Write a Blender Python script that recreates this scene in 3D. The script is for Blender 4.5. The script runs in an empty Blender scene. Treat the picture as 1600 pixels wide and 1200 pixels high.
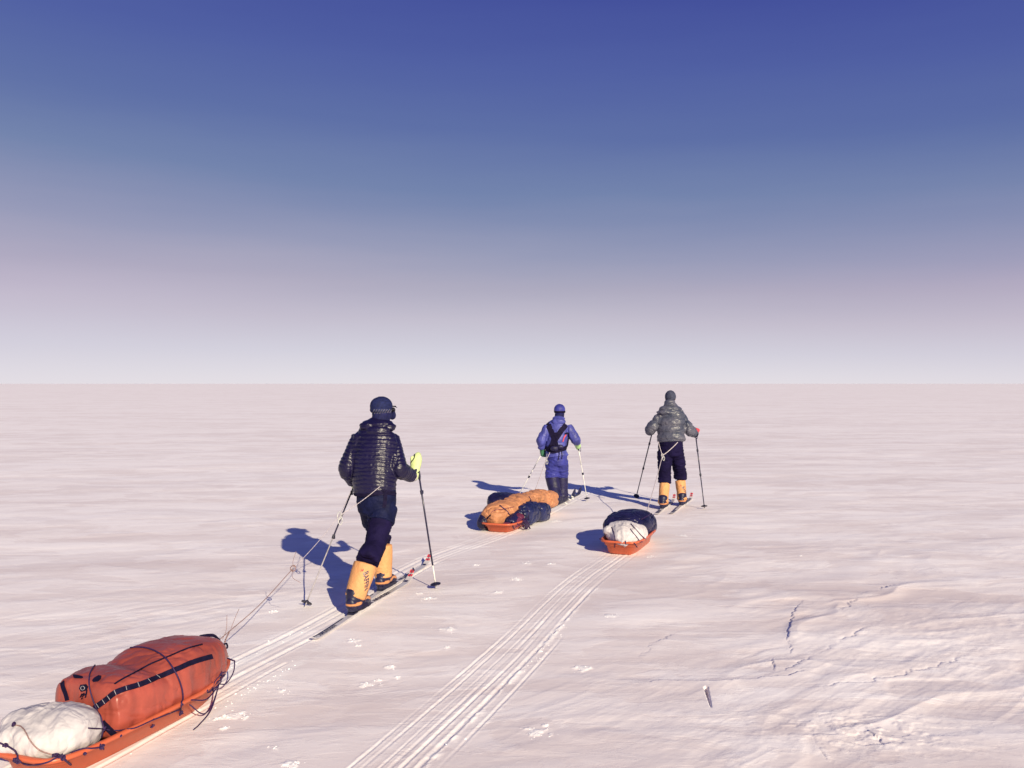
import bpy, bmesh, math, random
import numpy as np
from mathutils import Vector, Matrix
from mathutils.bvhtree import BVHTree
random.seed(7)
R = math.radians
sc = bpy.context.scene
COL = sc.collection
F, HZ, CH = 1340.0, 599.5, 2.0     # lens in photo pixels, horizon row, eye height in metres

# ------------------------------------------------------------------ camera
cam_d = bpy.data.cameras.new('camera'); cam = bpy.data.objects.new('camera', cam_d); COL.objects.link(cam)
cam.location = (0, 0, CH); cam.rotation_euler = (R(90), 0, 0)
cam_d.sensor_width = 36; cam_d.lens = 36*F/1600; cam_d.clip_start = .1; cam_d.clip_end = 90000
cam_d.shift_y = (HZ-600)/1600
sc.camera = cam
# ------------------------------------------------------------------ light
SUN_EL, SUN_AZ = 24.5, (0.437, -0.899)        # the sun stands behind the camera, to its right
w = bpy.data.worlds.new('World'); sc.world = w; w.use_nodes = True
nt = w.node_tree; nt.nodes.clear()
def N(t, x, **k):
    n = t.nodes.new(x)
    for a, b in k.items(): setattr(n, a, b)
    return n
out = N(nt, 'ShaderNodeOutputWorld'); bg = N(nt, 'ShaderNodeBackground')
sky = N(nt, 'ShaderNodeTexSky', sky_type='NISHITA', sun_disc=False)
sky.sun_elevation = R(SUN_EL); sky.sun_rotation = math.atan2(SUN_AZ[0], SUN_AZ[1]); sky.altitude = 2500
tc = N(nt, 'ShaderNodeTexCoord'); sep = N(nt, 'ShaderNodeSeparateXYZ')
nt.links.new(tc.outputs['Generated'], sep.inputs[0])
mx = N(nt, 'ShaderNodeMath', operation='MULTIPLY_ADD'); mx.inputs[1].default_value = .052
cmap = N(nt, 'ShaderNodeMapping'); cmap.inputs['Scale'].default_value = (1.1, 1.1, 9); cmap.inputs['Rotation'].default_value = (0, .05, 0)
cn = N(nt, 'ShaderNodeTexNoise'); cn.inputs['Scale'].default_value = 1.6; cn.inputs['Detail'].default_value = 5; cn.inputs['Roughness'].default_value = .55
nt.links.new(tc.outputs['Generated'], cmap.inputs[0]); nt.links.new(cmap.outputs[0], cn.inputs['Vector'])
cz = N(nt, 'ShaderNodeMath', operation='MULTIPLY_ADD'); cz.inputs[1].default_value = .045; nt.links.new(cn.outputs['Fac'], cz.inputs[0])
cz2 = N(nt, 'ShaderNodeMath', operation='SUBTRACT'); cz2.inputs[1].default_value = .0225; nt.links.new(sep.outputs['Z'], cz2.inputs[0]); nt.links.new(cz2.outputs[0], cz.inputs[2])
nt.links.new(sep.outputs['X'], mx.inputs[0]); nt.links.new(cz.outputs[0], mx.inputs[2])
hz = N(nt, 'ShaderNodeMapRange'); hz.inputs['From Min'].default_value = 0; hz.inputs['From Max'].default_value = .16
nt.links.new(sep.outputs['Z'], hz.inputs['Value'])
mm = N(nt, 'ShaderNodeMix'); mm.data_type = 'FLOAT'
nt.links.new(hz.outputs[0], mm.inputs['Factor']); nt.links.new(sep.outputs['Z'], mm.inputs[2]); nt.links.new(mx.outputs[0], mm.inputs[3])
ramp = N(nt, 'ShaderNodeValToRGB')
nt.links.new(mm.outputs[0], ramp.inputs[0])
def s2l(c):
    return tuple(((v/255)/12.92 if v/255 <= .04045 else ((v/255+.055)/1.055)**2.4) for v in c)
SKY = [(0.0, (228,223,230)), (.012, (223,219,228)), (.036, (211,208,221)), (.074, (197,190,205)), (.11, (175,170,190)),
       (.147, (152,155,183)), (.218, (115,131,172)), (.285, (93,110,166)), (.349, (80,95,163)), (.408, (67,79,156)), (.55, (52,64,138)), (1.0, (47,60,130))]
EXPO = .5
cr = ramp.color_ramp
for i, (p, c) in enumerate(SKY):
    e = cr.elements[i] if i < 2 else cr.elements.new(p)
    e.position = p; l = s2l(c); e.color = (*[v/2**EXPO for v in l], 1)
ms = N(nt, 'ShaderNodeVectorMath', operation='SCALE'); ms.inputs['Scale'].default_value = .06
nt.links.new(sky.outputs[0], ms.inputs[0])
mix = N(nt, 'ShaderNodeMix', data_type='RGBA'); mix.inputs['Factor'].default_value = .05
ab = N(nt, 'ShaderNodeMath', operation='ABSOLUTE'); nt.links.new(sep.outputs['X'], ab.inputs[0])
f1 = N(nt, 'ShaderNodeMapRange'); f1.inputs['From Min'].default_value = .08; f1.inputs['From Max'].default_value = .55; f1.inputs['To Max'].default_value = .42; nt.links.new(ab.outputs[0], f1.inputs['Value'])
bnd = N(nt, 'ShaderNodeValToRGB'); nt.links.new(sep.outputs['Z'], bnd.inputs[0]); be = bnd.color_ramp
be.elements[0].position = 0; be.elements[0].color = (.6, .6, .6, 1); be.elements[1].position = .05; be.elements[1].color = (.7, .7, .7, 1)
for p_, v_ in ((.10, .9), (.15, .45), (.24, 0)): e_ = be.elements.new(p_); e_.color = (v_, v_, v_, 1)
fm = N(nt, 'ShaderNodeMath', operation='MULTIPLY'); nt.links.new(f1.outputs[0], fm.inputs[0]); nt.links.new(bnd.outputs[0], fm.inputs[1])
pm = N(nt, 'ShaderNodeMix', data_type='RGBA'); nt.links.new(fm.outputs[0], pm.inputs['Factor']); nt.links.new(ramp.outputs[0], pm.inputs[6])
pk = N(nt, 'ShaderNodeValToRGB'); nt.links.new(sep.outputs['Z'], pk.inputs[0])
for i_, (p_, c_) in enumerate(((0, (220, 211, 224)), (.06, (206, 191, 210)), (.11, (190, 170, 197)), (.16, (165, 155, 190)))):
    e_ = pk.color_ramp.elements[i_] if i_ < 2 else pk.color_ramp.elements.new(p_); e_.position = p_; e_.color = (*[v/2**EXPO for v in s2l(c_)], 1)
nt.links.new(pk.outputs[0], pm.inputs[7])
nt.links.new(pm.outputs[2], mix.inputs[6]); nt.links.new(ms.outputs[0], mix.inputs[7])
nt.links.new(mix.outputs[2], bg.inputs[0]); bg.inputs[1].default_value = 1.0
nt.links.new(bg.outputs[0], out.inputs[0])
sd = bpy.data.lights.new('sun', 'SUN'); sun = bpy.data.objects.new('sun', sd); COL.objects.link(sun)
sd.energy = 4.75; sd.color = (1, .87, .61); sd.angle = R(.53)
sv = Vector((SUN_AZ[0]*math.cos(R(SUN_EL)), SUN_AZ[1]*math.cos(R(SUN_EL)), math.sin(R(SUN_EL)))).normalized()
sun.rotation_euler = sv.to_track_quat('Z', 'Y').to_euler(); sun.location = sv*30
sc.view_settings.view_transform = 'Standard'; sc.view_settings.look = 'None'
sc.view_settings.exposure = EXPO; sc.view_settings.gamma = 1

# ------------------------------------------------------------------ helpers
def P(px, py, Y):                       # a point Y metres ahead, found on the photo's grid
    return Vector(((px-800)*Y/F, Y, CH-(py-HZ)*Y/F))
def G(px, py):                          # the point of the flat snow under a photo position
    return P(px, py, F*CH/(py-HZ))
def tag(o, label=None, cat=None, group=None, kind=None):
    for k, v in (('label', label), ('category', cat), ('group', group), ('kind', kind)):
        if v: o[k] = v
    return o
def empty(name, loc, label, cat, group=None):
    o = bpy.data.objects.new(name, None); COL.objects.link(o); o.location = loc; o.empty_display_size = .1
    return tag(o, label, cat, group)
def obj(name, me, mat, parent=None, smooth=True):
    if isinstance(me, bmesh.types.BMesh):
        bm = me; me = bpy.data.meshes.new(name); bm.normal_update(); bm.to_mesh(me); bm.free()
    o = bpy.data.objects.new(name, me); COL.objects.link(o)
    me.materials.clear()
    for m in (mat if isinstance(mat, (list, tuple)) else [mat]): me.materials.append(m)
    if smooth: me.shade_smooth()
    if parent is not None: o.parent = parent
    return o
def shift(o, root):                     # mesh was built in world space: move it under its root
    o.data.transform(Matrix.Translation(-root.location)); return o
# numpy gradient-free value noise
def _h(ix, iy, iz, s):
    n = (ix*73856093) ^ (iy*19349663) ^ (iz*83492791) ^ (s*2654435)
    n = (n ^ (n >> 13))*1274126177 & 0x7fffffff
    n = (n ^ (n >> 16))
    return (n & 0xffff)/32767.5-1
def noise(x, y, z=0.0, s=1):
    x = np.asarray(x, float); y = np.asarray(y, float); z = np.zeros_like(x)+z
    ix, iy, iz = [np.floor(a).astype(np.int64) for a in (x, y, z)]
    fx, fy, fz = x-ix, y-iy, z-iz
    fx, fy, fz = [f*f*f*(f*(f*6-15)+10) for f in (fx, fy, fz)]
    r = 0
    flat = not np.any(fz)
    for a in (0, 1):
        for b in (0, 1):
            wv = (fx if a else 1-fx)*(fy if b else 1-fy)
            if flat: r = r+wv*_h(ix+a, iy+b, iz, s)
            else:
                r = r+wv*(1-fz)*_h(ix+a, iy+b, iz, s)+wv*fz*_h(ix+a, iy+b, iz+1, s)
    return r
def fbm(x, y, z=0.0, s=1, o=3, g=.5):
    r = 0; a = 1.0; f = 1.0; t = 0
    for i in range(o):
        r = r+a*noise(np.asarray(x)*f+i*17.3, np.asarray(y)*f+i*9.1, np.asarray(z)*f, s+i); t += a; a *= g; f *= 2.03
    return r/t
def arr(me):
    n = len(me.vertices); co = np.empty(n*3); me.vertices.foreach_get('co', co); return co.reshape(-1, 3)
def nrm(me):
    n = len(me.vertices); co = np.empty(n*3); me.vertices.foreach_get('normal', co); return co.reshape(-1, 3)
def setco(me, co):
    me.vertices.foreach_set('co', co.ravel()); me.update()
def catmull(pts, n):
    pts = [np.array(p, float) for p in pts]
    if len(pts) < 3: return [pts[0]+(pts[-1]-pts[0])*t for t in np.linspace(0, 1, n+1)]
    q = [2*pts[0]-pts[1]]+pts+[2*pts[-1]-pts[-2]]; o = []
    for i in range(1, len(q)-2):
        for k in range(n):
            t = k/n
            o.append(.5*((2*q[i])+(-q[i-1]+q[i+1])*t+(2*q[i-1]-5*q[i]+4*q[i+1]-q[i+2])*t*t+(-q[i-1]+3*q[i]-3*q[i+1]+q[i+2])*t**3))
    o.append(q[-2]); return o
def loft(bm, pts, rad, side=(1, 0, 0), seg=20, n=5, cap=.6, sq=2.0):
    """closed tube through pts; rad entries are r or (side radius, other radius); rounded ends"""
    rr = [(r, r) if not isinstance(r, (tuple, list)) else r for r in rad]
    full = catmull([tuple(p)+tuple(r) for p, r in zip(pts, rr)], n)
    full = [(Vector(f[:3]), max(f[3], .001), max(f[4], .001)) for f in full]
    def tan(i):
        a = full[max(i-1, 0)][0]; b = full[min(i+1, len(full)-1)][0]; return (b-a).normalized()
    t0 = tan(0); t1 = tan(len(full)-1)
    pre = [(full[0][0]-t0*min(full[0][1:])*cap*math.sin(a), full[0][1]*math.cos(a), full[0][2]*math.cos(a), t0) for a in (1.35, .95, .5)]
    post = [(full[-1][0]+t1*min(full[-1][1:])*cap*math.sin(a), full[-1][1]*math.cos(a), full[-1][2]*math.cos(a), t1) for a in (.5, .95, 1.35)]
    seq = pre+[(f[0], f[1], f[2], tan(i)) for i, f in enumerate(full)]+post
    S = Vector(side); rings = []
    for c, a, b, t in seq:
        u = (S-t*S.dot(t))
        if u.length < 1e-4: u = t.orthogonal()
        u.normalize(); v = t.cross(u); S = u
        ring = []
        for k in range(seg):
            an = 2*math.pi*k/seg; ca, sa = math.cos(an), math.sin(an)
            e = 2/sq
            ring.append(bm.verts.new(c+u*(a*math.copysign(abs(ca)**e, ca))+v*(b*math.copysign(abs(sa)**e, sa))))
        rings.append(ring)
    for r0, r1 in zip(rings, rings[1:]):
        for k in range(seg):
            bm.faces.new((r0[k], r0[(k+1) % seg], r1[(k+1) % seg], r1[k]))
    bm.faces.new(list(reversed(rings[0]))); bm.faces.new(rings[-1])
def ell(bm, c, r, rot=None, seg=20):
    m = Matrix.Translation(Vector(c)) @ (rot.to_4x4() if rot else Matrix.Identity(4)) @ Matrix.Diagonal((*r, 1))
    bmesh.ops.create_uvsphere(bm, u_segments=seg, v_segments=seg//2+2, radius=1, matrix=m)
def box(bm, c, s, rot=None, bev=0):
    m = Matrix.Translation(Vector(c)) @ (rot.to_4x4() if rot else Matrix.Identity(4)) @ Matrix.Diagonal((*s, 1))
    g = bmesh.ops.create_cube(bm, size=1, matrix=m)
    if bev:
        es = list({e for v in g['verts'] for e in v.link_edges})
        bmesh.ops.bevel(bm, geom=es, offset=bev, segments=2, affect='EDGES')
def tube(bm, pts, r, seg=6, closed=False):
    pts = [Vector(p) for p in pts]; rings = []; S = None
    for i, c in enumerate(pts):
        t = (pts[min(i+1, len(pts)-1)]-pts[max(i-1, 0)])
        if t.length < 1e-7: t = Vector((0, 0, 1))
        t.normalize()
        u = t.orthogonal() if S is None else S-t*S.dot(t)
        if u.length < 1e-5: u = t.orthogonal()
        u.normalize(); S = u; v = t.cross(u); ri = r[i] if isinstance(r, (list, tuple)) else r
        rings.append([bm.verts.new(c+(u*math.cos(2*math.pi*k/seg)+v*math.sin(2*math.pi*k/seg))*ri) for k in range(seg)])
    for r0, r1 in zip(rings, rings[1:]):
        for k in range(seg): bm.faces.new((r0[k], r0[(k+1) % seg], r1[(k+1) % seg], r1[k]))
    bm.faces.new(list(reversed(rings[0]))); bm.faces.new(rings[-1])
def spl(pts, n=8): return [Vector(p) for p in catmull([tuple(p) for p in pts], n)]
def twisted(bm, pts, R0=.005, r=.0035, pitch=.05):
    """two-strand twisted cord"""
    pts = spl(pts, 40); L = [0]
    for a, b in zip(pts, pts[1:]): L.append(L[-1]+(b-a).length)
    n = max(int(L[-1]/(pitch/8)), 8); q = []; j = 0
    for i in range(n+1):
        s = L[-1]*i/n
        while j < len(L)-2 and L[j+1] < s: j += 1
        f = (s-L[j])/max(L[j+1]-L[j], 1e-9); q.append((pts[j].lerp(pts[j+1], f), s))
    for ph in (0, math.pi):
        o = []
        for i, (p, s) in enumerate(q):
            t = (q[min(i+1, n)][0]-q[max(i-1, 0)][0]).normalized(); u = t.cross(Vector((0, 0, 1))).normalized(); v = u.cross(t)
            a = 2*math.pi*s/pitch+ph; o.append(p+(u*math.cos(a)+v*math.sin(a))*R0)
        tube(bm, o, r, 5)
def fuse(name, bm, mat, parent=None, vox=.01, it=4, disp=None, fac=.5):
    """melt overlapping closed shapes into one continuous skin, then shape its folds"""
    me = bpy.data.meshes.new(name); bm.normal_update(); bm.to_mesh(me); bm.free()
    t = bpy.data.objects.new('tmp', me); COL.objects.link(t)
    a = t.modifiers.new('r', 'REMESH'); a.mode = 'VOXEL'; a.voxel_size = vox
    if it: b = t.modifiers.new('s', 'SMOOTH'); b.iterations = it; b.factor = fac
    dg = bpy.context.evaluated_depsgraph_get()
    m2 = bpy.data.meshes.new_from_object(t.evaluated_get(dg)); bpy.data.objects.remove(t); bpy.data.meshes.remove(me)
    m2.name = name
    if disp is not None:
        co = arr(m2); co = co+nrm(m2)*disp(co)[:, None]; setco(m2, co)
    return obj(name, m2, mat, parent)
def bvh(*obs):
    vs = []; fs = []
    for o in obs:
        off = o.parent.location if o.parent else Vector()
        b = len(vs); vs += [v.co+off for v in o.data.vertices]; fs += [tuple(i+b for i in p.vertices) for p in o.data.polygons]
    return BVHTree.FromPolygons(vs, fs)
CAMP = Vector((0, 0, CH))
def hitpx(bv, px, py):
    d = (P(px, py, 1)-CAMP).normalized(); l, n, i, dd = bv.ray_cast(CAMP, d)
    if l is None: return None, None
    if n.dot(d) > 0: n = -n
    return l, n
def lay(bv, pts, off, n=8):             # a path laid on a surface
    o = []; last = None
    for q in catmull([(a[0], a[1], 0) for a in pts], n):
        l, nn = hitpx(bv, q[0], q[1])
        if l is None: continue
        o.append((l+nn*off, nn))
    # smooth the normals
    for _ in range(3):
        o = [(o[i][0], (o[max(i-1, 0)][1]+o[i][1]+o[min(i+1, len(o)-1)][1]).normalized()) for i in range(len(o))]
    return o
def ribbon(bm, path, wid, th=.002):
    rows = []
    for i, (p, n) in enumerate(path):
        t = (path[min(i+1, len(path)-1)][0]-path[max(i-1, 0)][0]).normalized(); s = t.cross(n).normalized()
        rows.append([bm.verts.new(p+s*(wid*k)+n*(z)) for k, z in ((-.5, -th), (-.5, th), (.5, th), (.5, -th))])
    for a, b in zip(rows, rows[1:]):
        for k in range(4): bm.faces.new((a[k], a[(k+1) % 4], b[(k+1) % 4], b[k]))
    bm.faces.new(rows[0][::-1]); bm.faces.new(rows[-1])
def patch(bm, bv, poly, off=.004, th=.002):
    """a small flat-sewn patch on a surface"""
    hs = [hitpx(bv, *p) for p in poly]
    if any(h[0] is None for h in hs): return
    c = sum((h[0] for h in hs), Vector())/len(hs); n = sum((h[1] for h in hs), Vector()).normalized()
    top = [bm.verts.new(h[0]+n*(off+th)) for h in hs]; bot = [bm.verts.new(h[0]-n*.003) for h in hs]
    bm.faces.new(top)
    for i in range(len(top)): j = (i+1) % len(top); bm.faces.new((top[i], bot[i], bot[j], top[j]))

# ------------------------------------------------------------------ materials
def mat(name, col, rough=.7, spec=.25, var=.12, vs=6.0, bump=0.0, bs=60.0, col2=None, coat=0, sheen=0, ani=None, wr=0):
    m = bpy.data.materials.new(name); m.use_nodes = True; t = m.node_tree; b = t.nodes['Principled BSDF']
    b.inputs['Roughness'].default_value = rough; b.inputs['Specular IOR Level'].default_value = spec
    b.inputs['Coat Weight'].default_value = coat; b.inputs['Sheen Weight'].default_value = sheen
    tc = N(t, 'ShaderNodeTexCoord'); nz = N(t, 'ShaderNodeTexNoise'); nz.inputs['Scale'].default_value = vs; nz.inputs['Detail'].default_value = 5
    t.links.new(tc.outputs['Object'], nz.inputs['Vector'])
    mp = N(t, 'ShaderNodeMapRange'); mp.inputs['From Min'].default_value = .35; mp.inputs['From Max'].default_value = .65
    t.links.new(nz.outputs['Fac'], mp.inputs['Value'])
    mi = N(t, 'ShaderNodeMix', data_type='RGBA'); c2 = col2 or tuple(min(1, c*(1+2*var)) for c in col)
    c1 = tuple(c*(1-var) for c in col)
    mi.inputs[6].default_value = (*c1, 1); mi.inputs[7].default_value = (*c2, 1)
    t.links.new(mp.outputs[0], mi.inputs['Factor']); t.links.new(mi.outputs[2], b.inputs['Base Color'])
    if bump:
        n2 = N(t, 'ShaderNodeTexNoise'); n2.inputs['Scale'].default_value = bs; n2.inputs['Detail'].default_value = 4
        if ani:
            mg = N(t, 'ShaderNodeMapping'); mg.inputs['Scale'].default_value = ani; t.links.new(tc.outputs['Object'], mg.inputs[0]); t.links.new(mg.outputs[0], n2.inputs['Vector'])
        else: t.links.new(tc.outputs['Object'], n2.inputs['Vector'])
        bu = N(t, 'ShaderNodeBump'); bu.inputs['Strength'].default_value = bump; bu.inputs['Distance'].default_value = .01
        t.links.new(n2.outputs['Fac'], bu.inputs['Height']); t.links.new(bu.outputs[0], b.inputs['Normal'])
        if wr:                                   # sharp creases in cloth: folded noise at two sizes
            src = None
            for k_, am in ((1, 1.0), (2.3, .5)):
                n4 = N(t, 'ShaderNodeTexNoise'); n4.inputs['Scale'].default_value = wr*k_; n4.inputs['Detail'].default_value = 2; n4.inputs['Distortion'].default_value = 1.1
                if ani: t.links.new(mg.outputs[0], n4.inputs['Vector'])
                else: t.links.new(tc.outputs['Object'], n4.inputs['Vector'])
                sb = N(t, 'ShaderNodeMath', operation='SUBTRACT'); sb.inputs[1].default_value = .5; t.links.new(n4.outputs['Fac'], sb.inputs[0])
                ab_ = N(t, 'ShaderNodeMath', operation='ABSOLUTE'); t.links.new(sb.outputs[0], ab_.inputs[0])
                ma = N(t, 'ShaderNodeMath', operation='MULTIPLY_ADD'); ma.inputs[1].default_value = am; t.links.new(ab_.outputs[0], ma.inputs[0])
                if src is None: ma.inputs[2].default_value = 0
                else: t.links.new(src, ma.inputs[2])
                src = ma.outputs[0]
            b2 = N(t, 'ShaderNodeBump'); b2.inputs['Strength'].default_value = .55; b2.inputs['Distance'].default_value = .22/wr
            t.links.new(src, b2.inputs['Height']); t.links.new(bu.outputs[0], b2.inputs['Normal']); t.links.new(b2.outputs[0], b.inputs['Normal'])
    return m
M = dict(
 down_black=mat('glossy_black_down', (.007, .005, .032), .33, .40, .1, bump=.35, bs=45, ani=(1, 1, 2.5), wr=0),
 fleece=mat('dark_fleece', (.009, .010, .055), .8, .2, .2, 40, .3, 150),
 cap=mat('dark_blue_knit', (.009, .013, .062), .75, .2, .25, 60, .4, 200),
 trouser=mat('dark_softshell', (.0065, .0042, .028), .8, .10, .2, 8, .25, 40, wr=9),
 shorts=mat('navy_shorts', (.0055, .0075, .038), .65, .12, .2, 10, .3, 40, wr=8),
 yellow=mat('yellow_shaft_fabric', (.56, .275, .120), .6, .25, .07, 5, .2, 30, wr=7),
 rubber=mat('black_rubber', (.012, .012, .035), .5, .4, .2, 10, .1),
 lime=mat('lime_mitten', (.52, .62, .29), .55, .3, .06, 10, .2, 40, wr=12),
 green=mat('green_mitten', (.05, .17, .10), .6, .3, .1, 10, .2, 40),
 mint=mat('pale_green_mitten', (.40, .62, .28), .6, .3, .1, 10, .2, 40),
 red=mat('red_mitten', (.50, .06, .08), .6, .3, .1, 10, .2, 40),
 black=mat('black_webbing', (.008, .006, .024), .8, .08, .2, 30),
 carbon=mat('dark_pole_shaft', (.016, .014, .045), .3, .5, .1, 20),
 alu=mat('bright_pole_shaft', (.62, .62, .62), .3, .5, .05, 20),
 blue=mat('blue_shell_jacket', (.054, .060, .27), .45, .3, .22, 7, .4, 18, ani=(1, 1, .35), wr=8),
 bluep=mat('blue_shell_trousers', (.030, .033, .21), .5, .3, .2, 7, .4, 18, ani=(1, 1, .5), wr=8),
 darkb=mat('black_shell', (.012, .010, .05), .5, .35, .2, 10, .3, 30),
 olive=mat('grey_down', (.046, .056, .098), .36, .45, .2, 5, .35, 25, col2=(.096, .096, .135), ani=(1, 1, 2), wr=5),
 hatc=mat('grey_hat', (.04, .045, .08), .8, .2, .2, 30, .3, 120),
 hull=mat('orange_plastic_hull', (.50, .105, .048), .38, .4, .05, 3, .05, 20),
 duffel=mat('red_orange_tarpaulin', (.27, .055, .040), .38, .45, .16, 3.5, .25, 14, wr=0),
 sack=mat('white_sack_cloth', (.50, .47, .51), .75, .2, .05, 5, .35, 14, wr=3.0),
 dark=mat('navy_stuff_sack', (.008, .007, .034), .35, .4, .3, 6, .4, 16, wr=7),
 navy=mat('navy_gloss_sack', (.010, .013, .055), .3, .45, .3, 6, .4, 16, wr=7),
 amber=mat('amber_fabric', (.42, .185, .095), .55, .3, .1, 8, .4, 22, wr=8),
 magenta=mat('plum_fabric', (.10, .018, .05), .5, .3, .1, 8, .3, 22, wr=8),
 cord=mat('dark_cord', (.028, .012, .06), .6, .3, .2, 100),
 whitecord=mat('pale_cord', (.36, .32, .36), .6, .3, .25, 120),
 browncord=mat('brown_cord', (.22, .14, .14), .6, .3, .3, 120),
 steel=mat('steel', (.4, .4, .42), .3, .5, .1, 30),
 skin=mat('skin', (.42, .22, .15), .5, .4, .1, 20),
 under=mat('dark_base_layer', (.012, .010, .04), .8, .2, .2, 20),
 skiw=mat('pale_ski_topsheet', (.50, .47, .50), .3, .5, .06, 10),
 skid=mat('dark_ski_print', (.03, .03, .07), .4, .4, .2, 30),
 skir=mat('red_ski_print', (.50, .04, .06), .4, .4, .1, 30),
 lens=mat('dark_lens', (.02, .02, .03), .1, .6, .1, 10),
 grey=mat('grey_webbing', (.32, .30, .34), .6, .3, .1, 40),
)
def boot_mat():
    m = mat('boot_upper', (.011, .010, .04), .45, .4, .2, 10); t = m.node_tree; b = t.nodes['Principled BSDF']
    src = b.inputs['Base Color'].links[0].from_socket
    at = N(t, 'ShaderNodeAttribute', attribute_name='stripe'); mi = N(t, 'ShaderNodeMix', data_type='RGBA')
    mi.inputs[7].default_value = (.56, .24, .10, 1); t.links.new(at.outputs['Fac'], mi.inputs['Factor']); t.links.new(src, mi.inputs[6]); t.links.new(mi.outputs[2], b.inputs['Base Color'])
    return m
M['boot'] = boot_mat()

# ------------------------------------------------------------------ snow surface
def polydist(X, Y, pts):
    """signed sideways offset and distance along a path, for the vertices near it"""
    best = np.full(X.shape, 1e9); off = np.full(X.shape, 1e9); al = np.zeros(X.shape); acc = 0
    for a, b in zip(pts, pts[1:]):
        d = np.array([b[0]-a[0], b[1]-a[1]]); L = np.hypot(*d); d /= L
        rx, ry = X-a[0], Y-a[1]; t = np.clip(rx*d[0]+ry*d[1], 0, L)
        dx, dy = rx-t*d[0], ry-t*d[1]; ds = np.hypot(dx, dy); sg = np.sign(rx*d[1]-ry*d[0])
        k = ds < best; best[k] = ds[k]; off[k] = (sg*ds)[k]; al[k] = (acc+t)[k]; acc += L
    return off, al, acc
def g2(px, py): v = G(px, py); return (v.x, v.y)
TR_M = [tuple(p[:2]) for p in catmull([(-1.85, 1.0, 0), (-1.19, 2.95, 0), (-.66, 4.46, 0), (-.03, 6.3, 0), (.64, 8.45, 0), (1.30, 10.1, 0)], 8)]
TR_A = [tuple(p[:2]) for p in catmull([(-2.9, 3.1, 0), (-2.46, 4.3, 0), (-1.95, 5.9, 0), (-1.46, 7.4, 0), (-.95, 9.5, 0), (-.05, 11.5, 0), (.85, 14.2, 0), (1.6, 16.5, 0)], 8)]
TR_C = [(1.3, 10.1), (2.4, 13.3), (3.2, 15.3)]
nsz = lambda *a: max(0.0, 1)
SPOTS = [(669,936,.09),(552,1001,.07),(700,984,.08),(427,956,.06),(609,1042,.05),(578,1069,.07),(592,1062,.03),(620,1058,.03),(438,1078,.07),(370,1119,.1),(837,1147,.10),
             (744,883,.06),(823,881,.08),(809,907,.08),(779,926,.06),(455,1196,.06),(950,964,.08),(909,1044,.09),(1063,837,.12),(1015,870,.07),(806,906,.06),(655,928,.05),
             (345,1122,.06),(305,1110,.03),(862,882,.06),(850,1136,.03),(430,1170,.03),(350,1138,.03),(868,815,.10),(800,820,.05),(1250,870,.04),(560,1010,.03),(700,1012,.03)]
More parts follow.
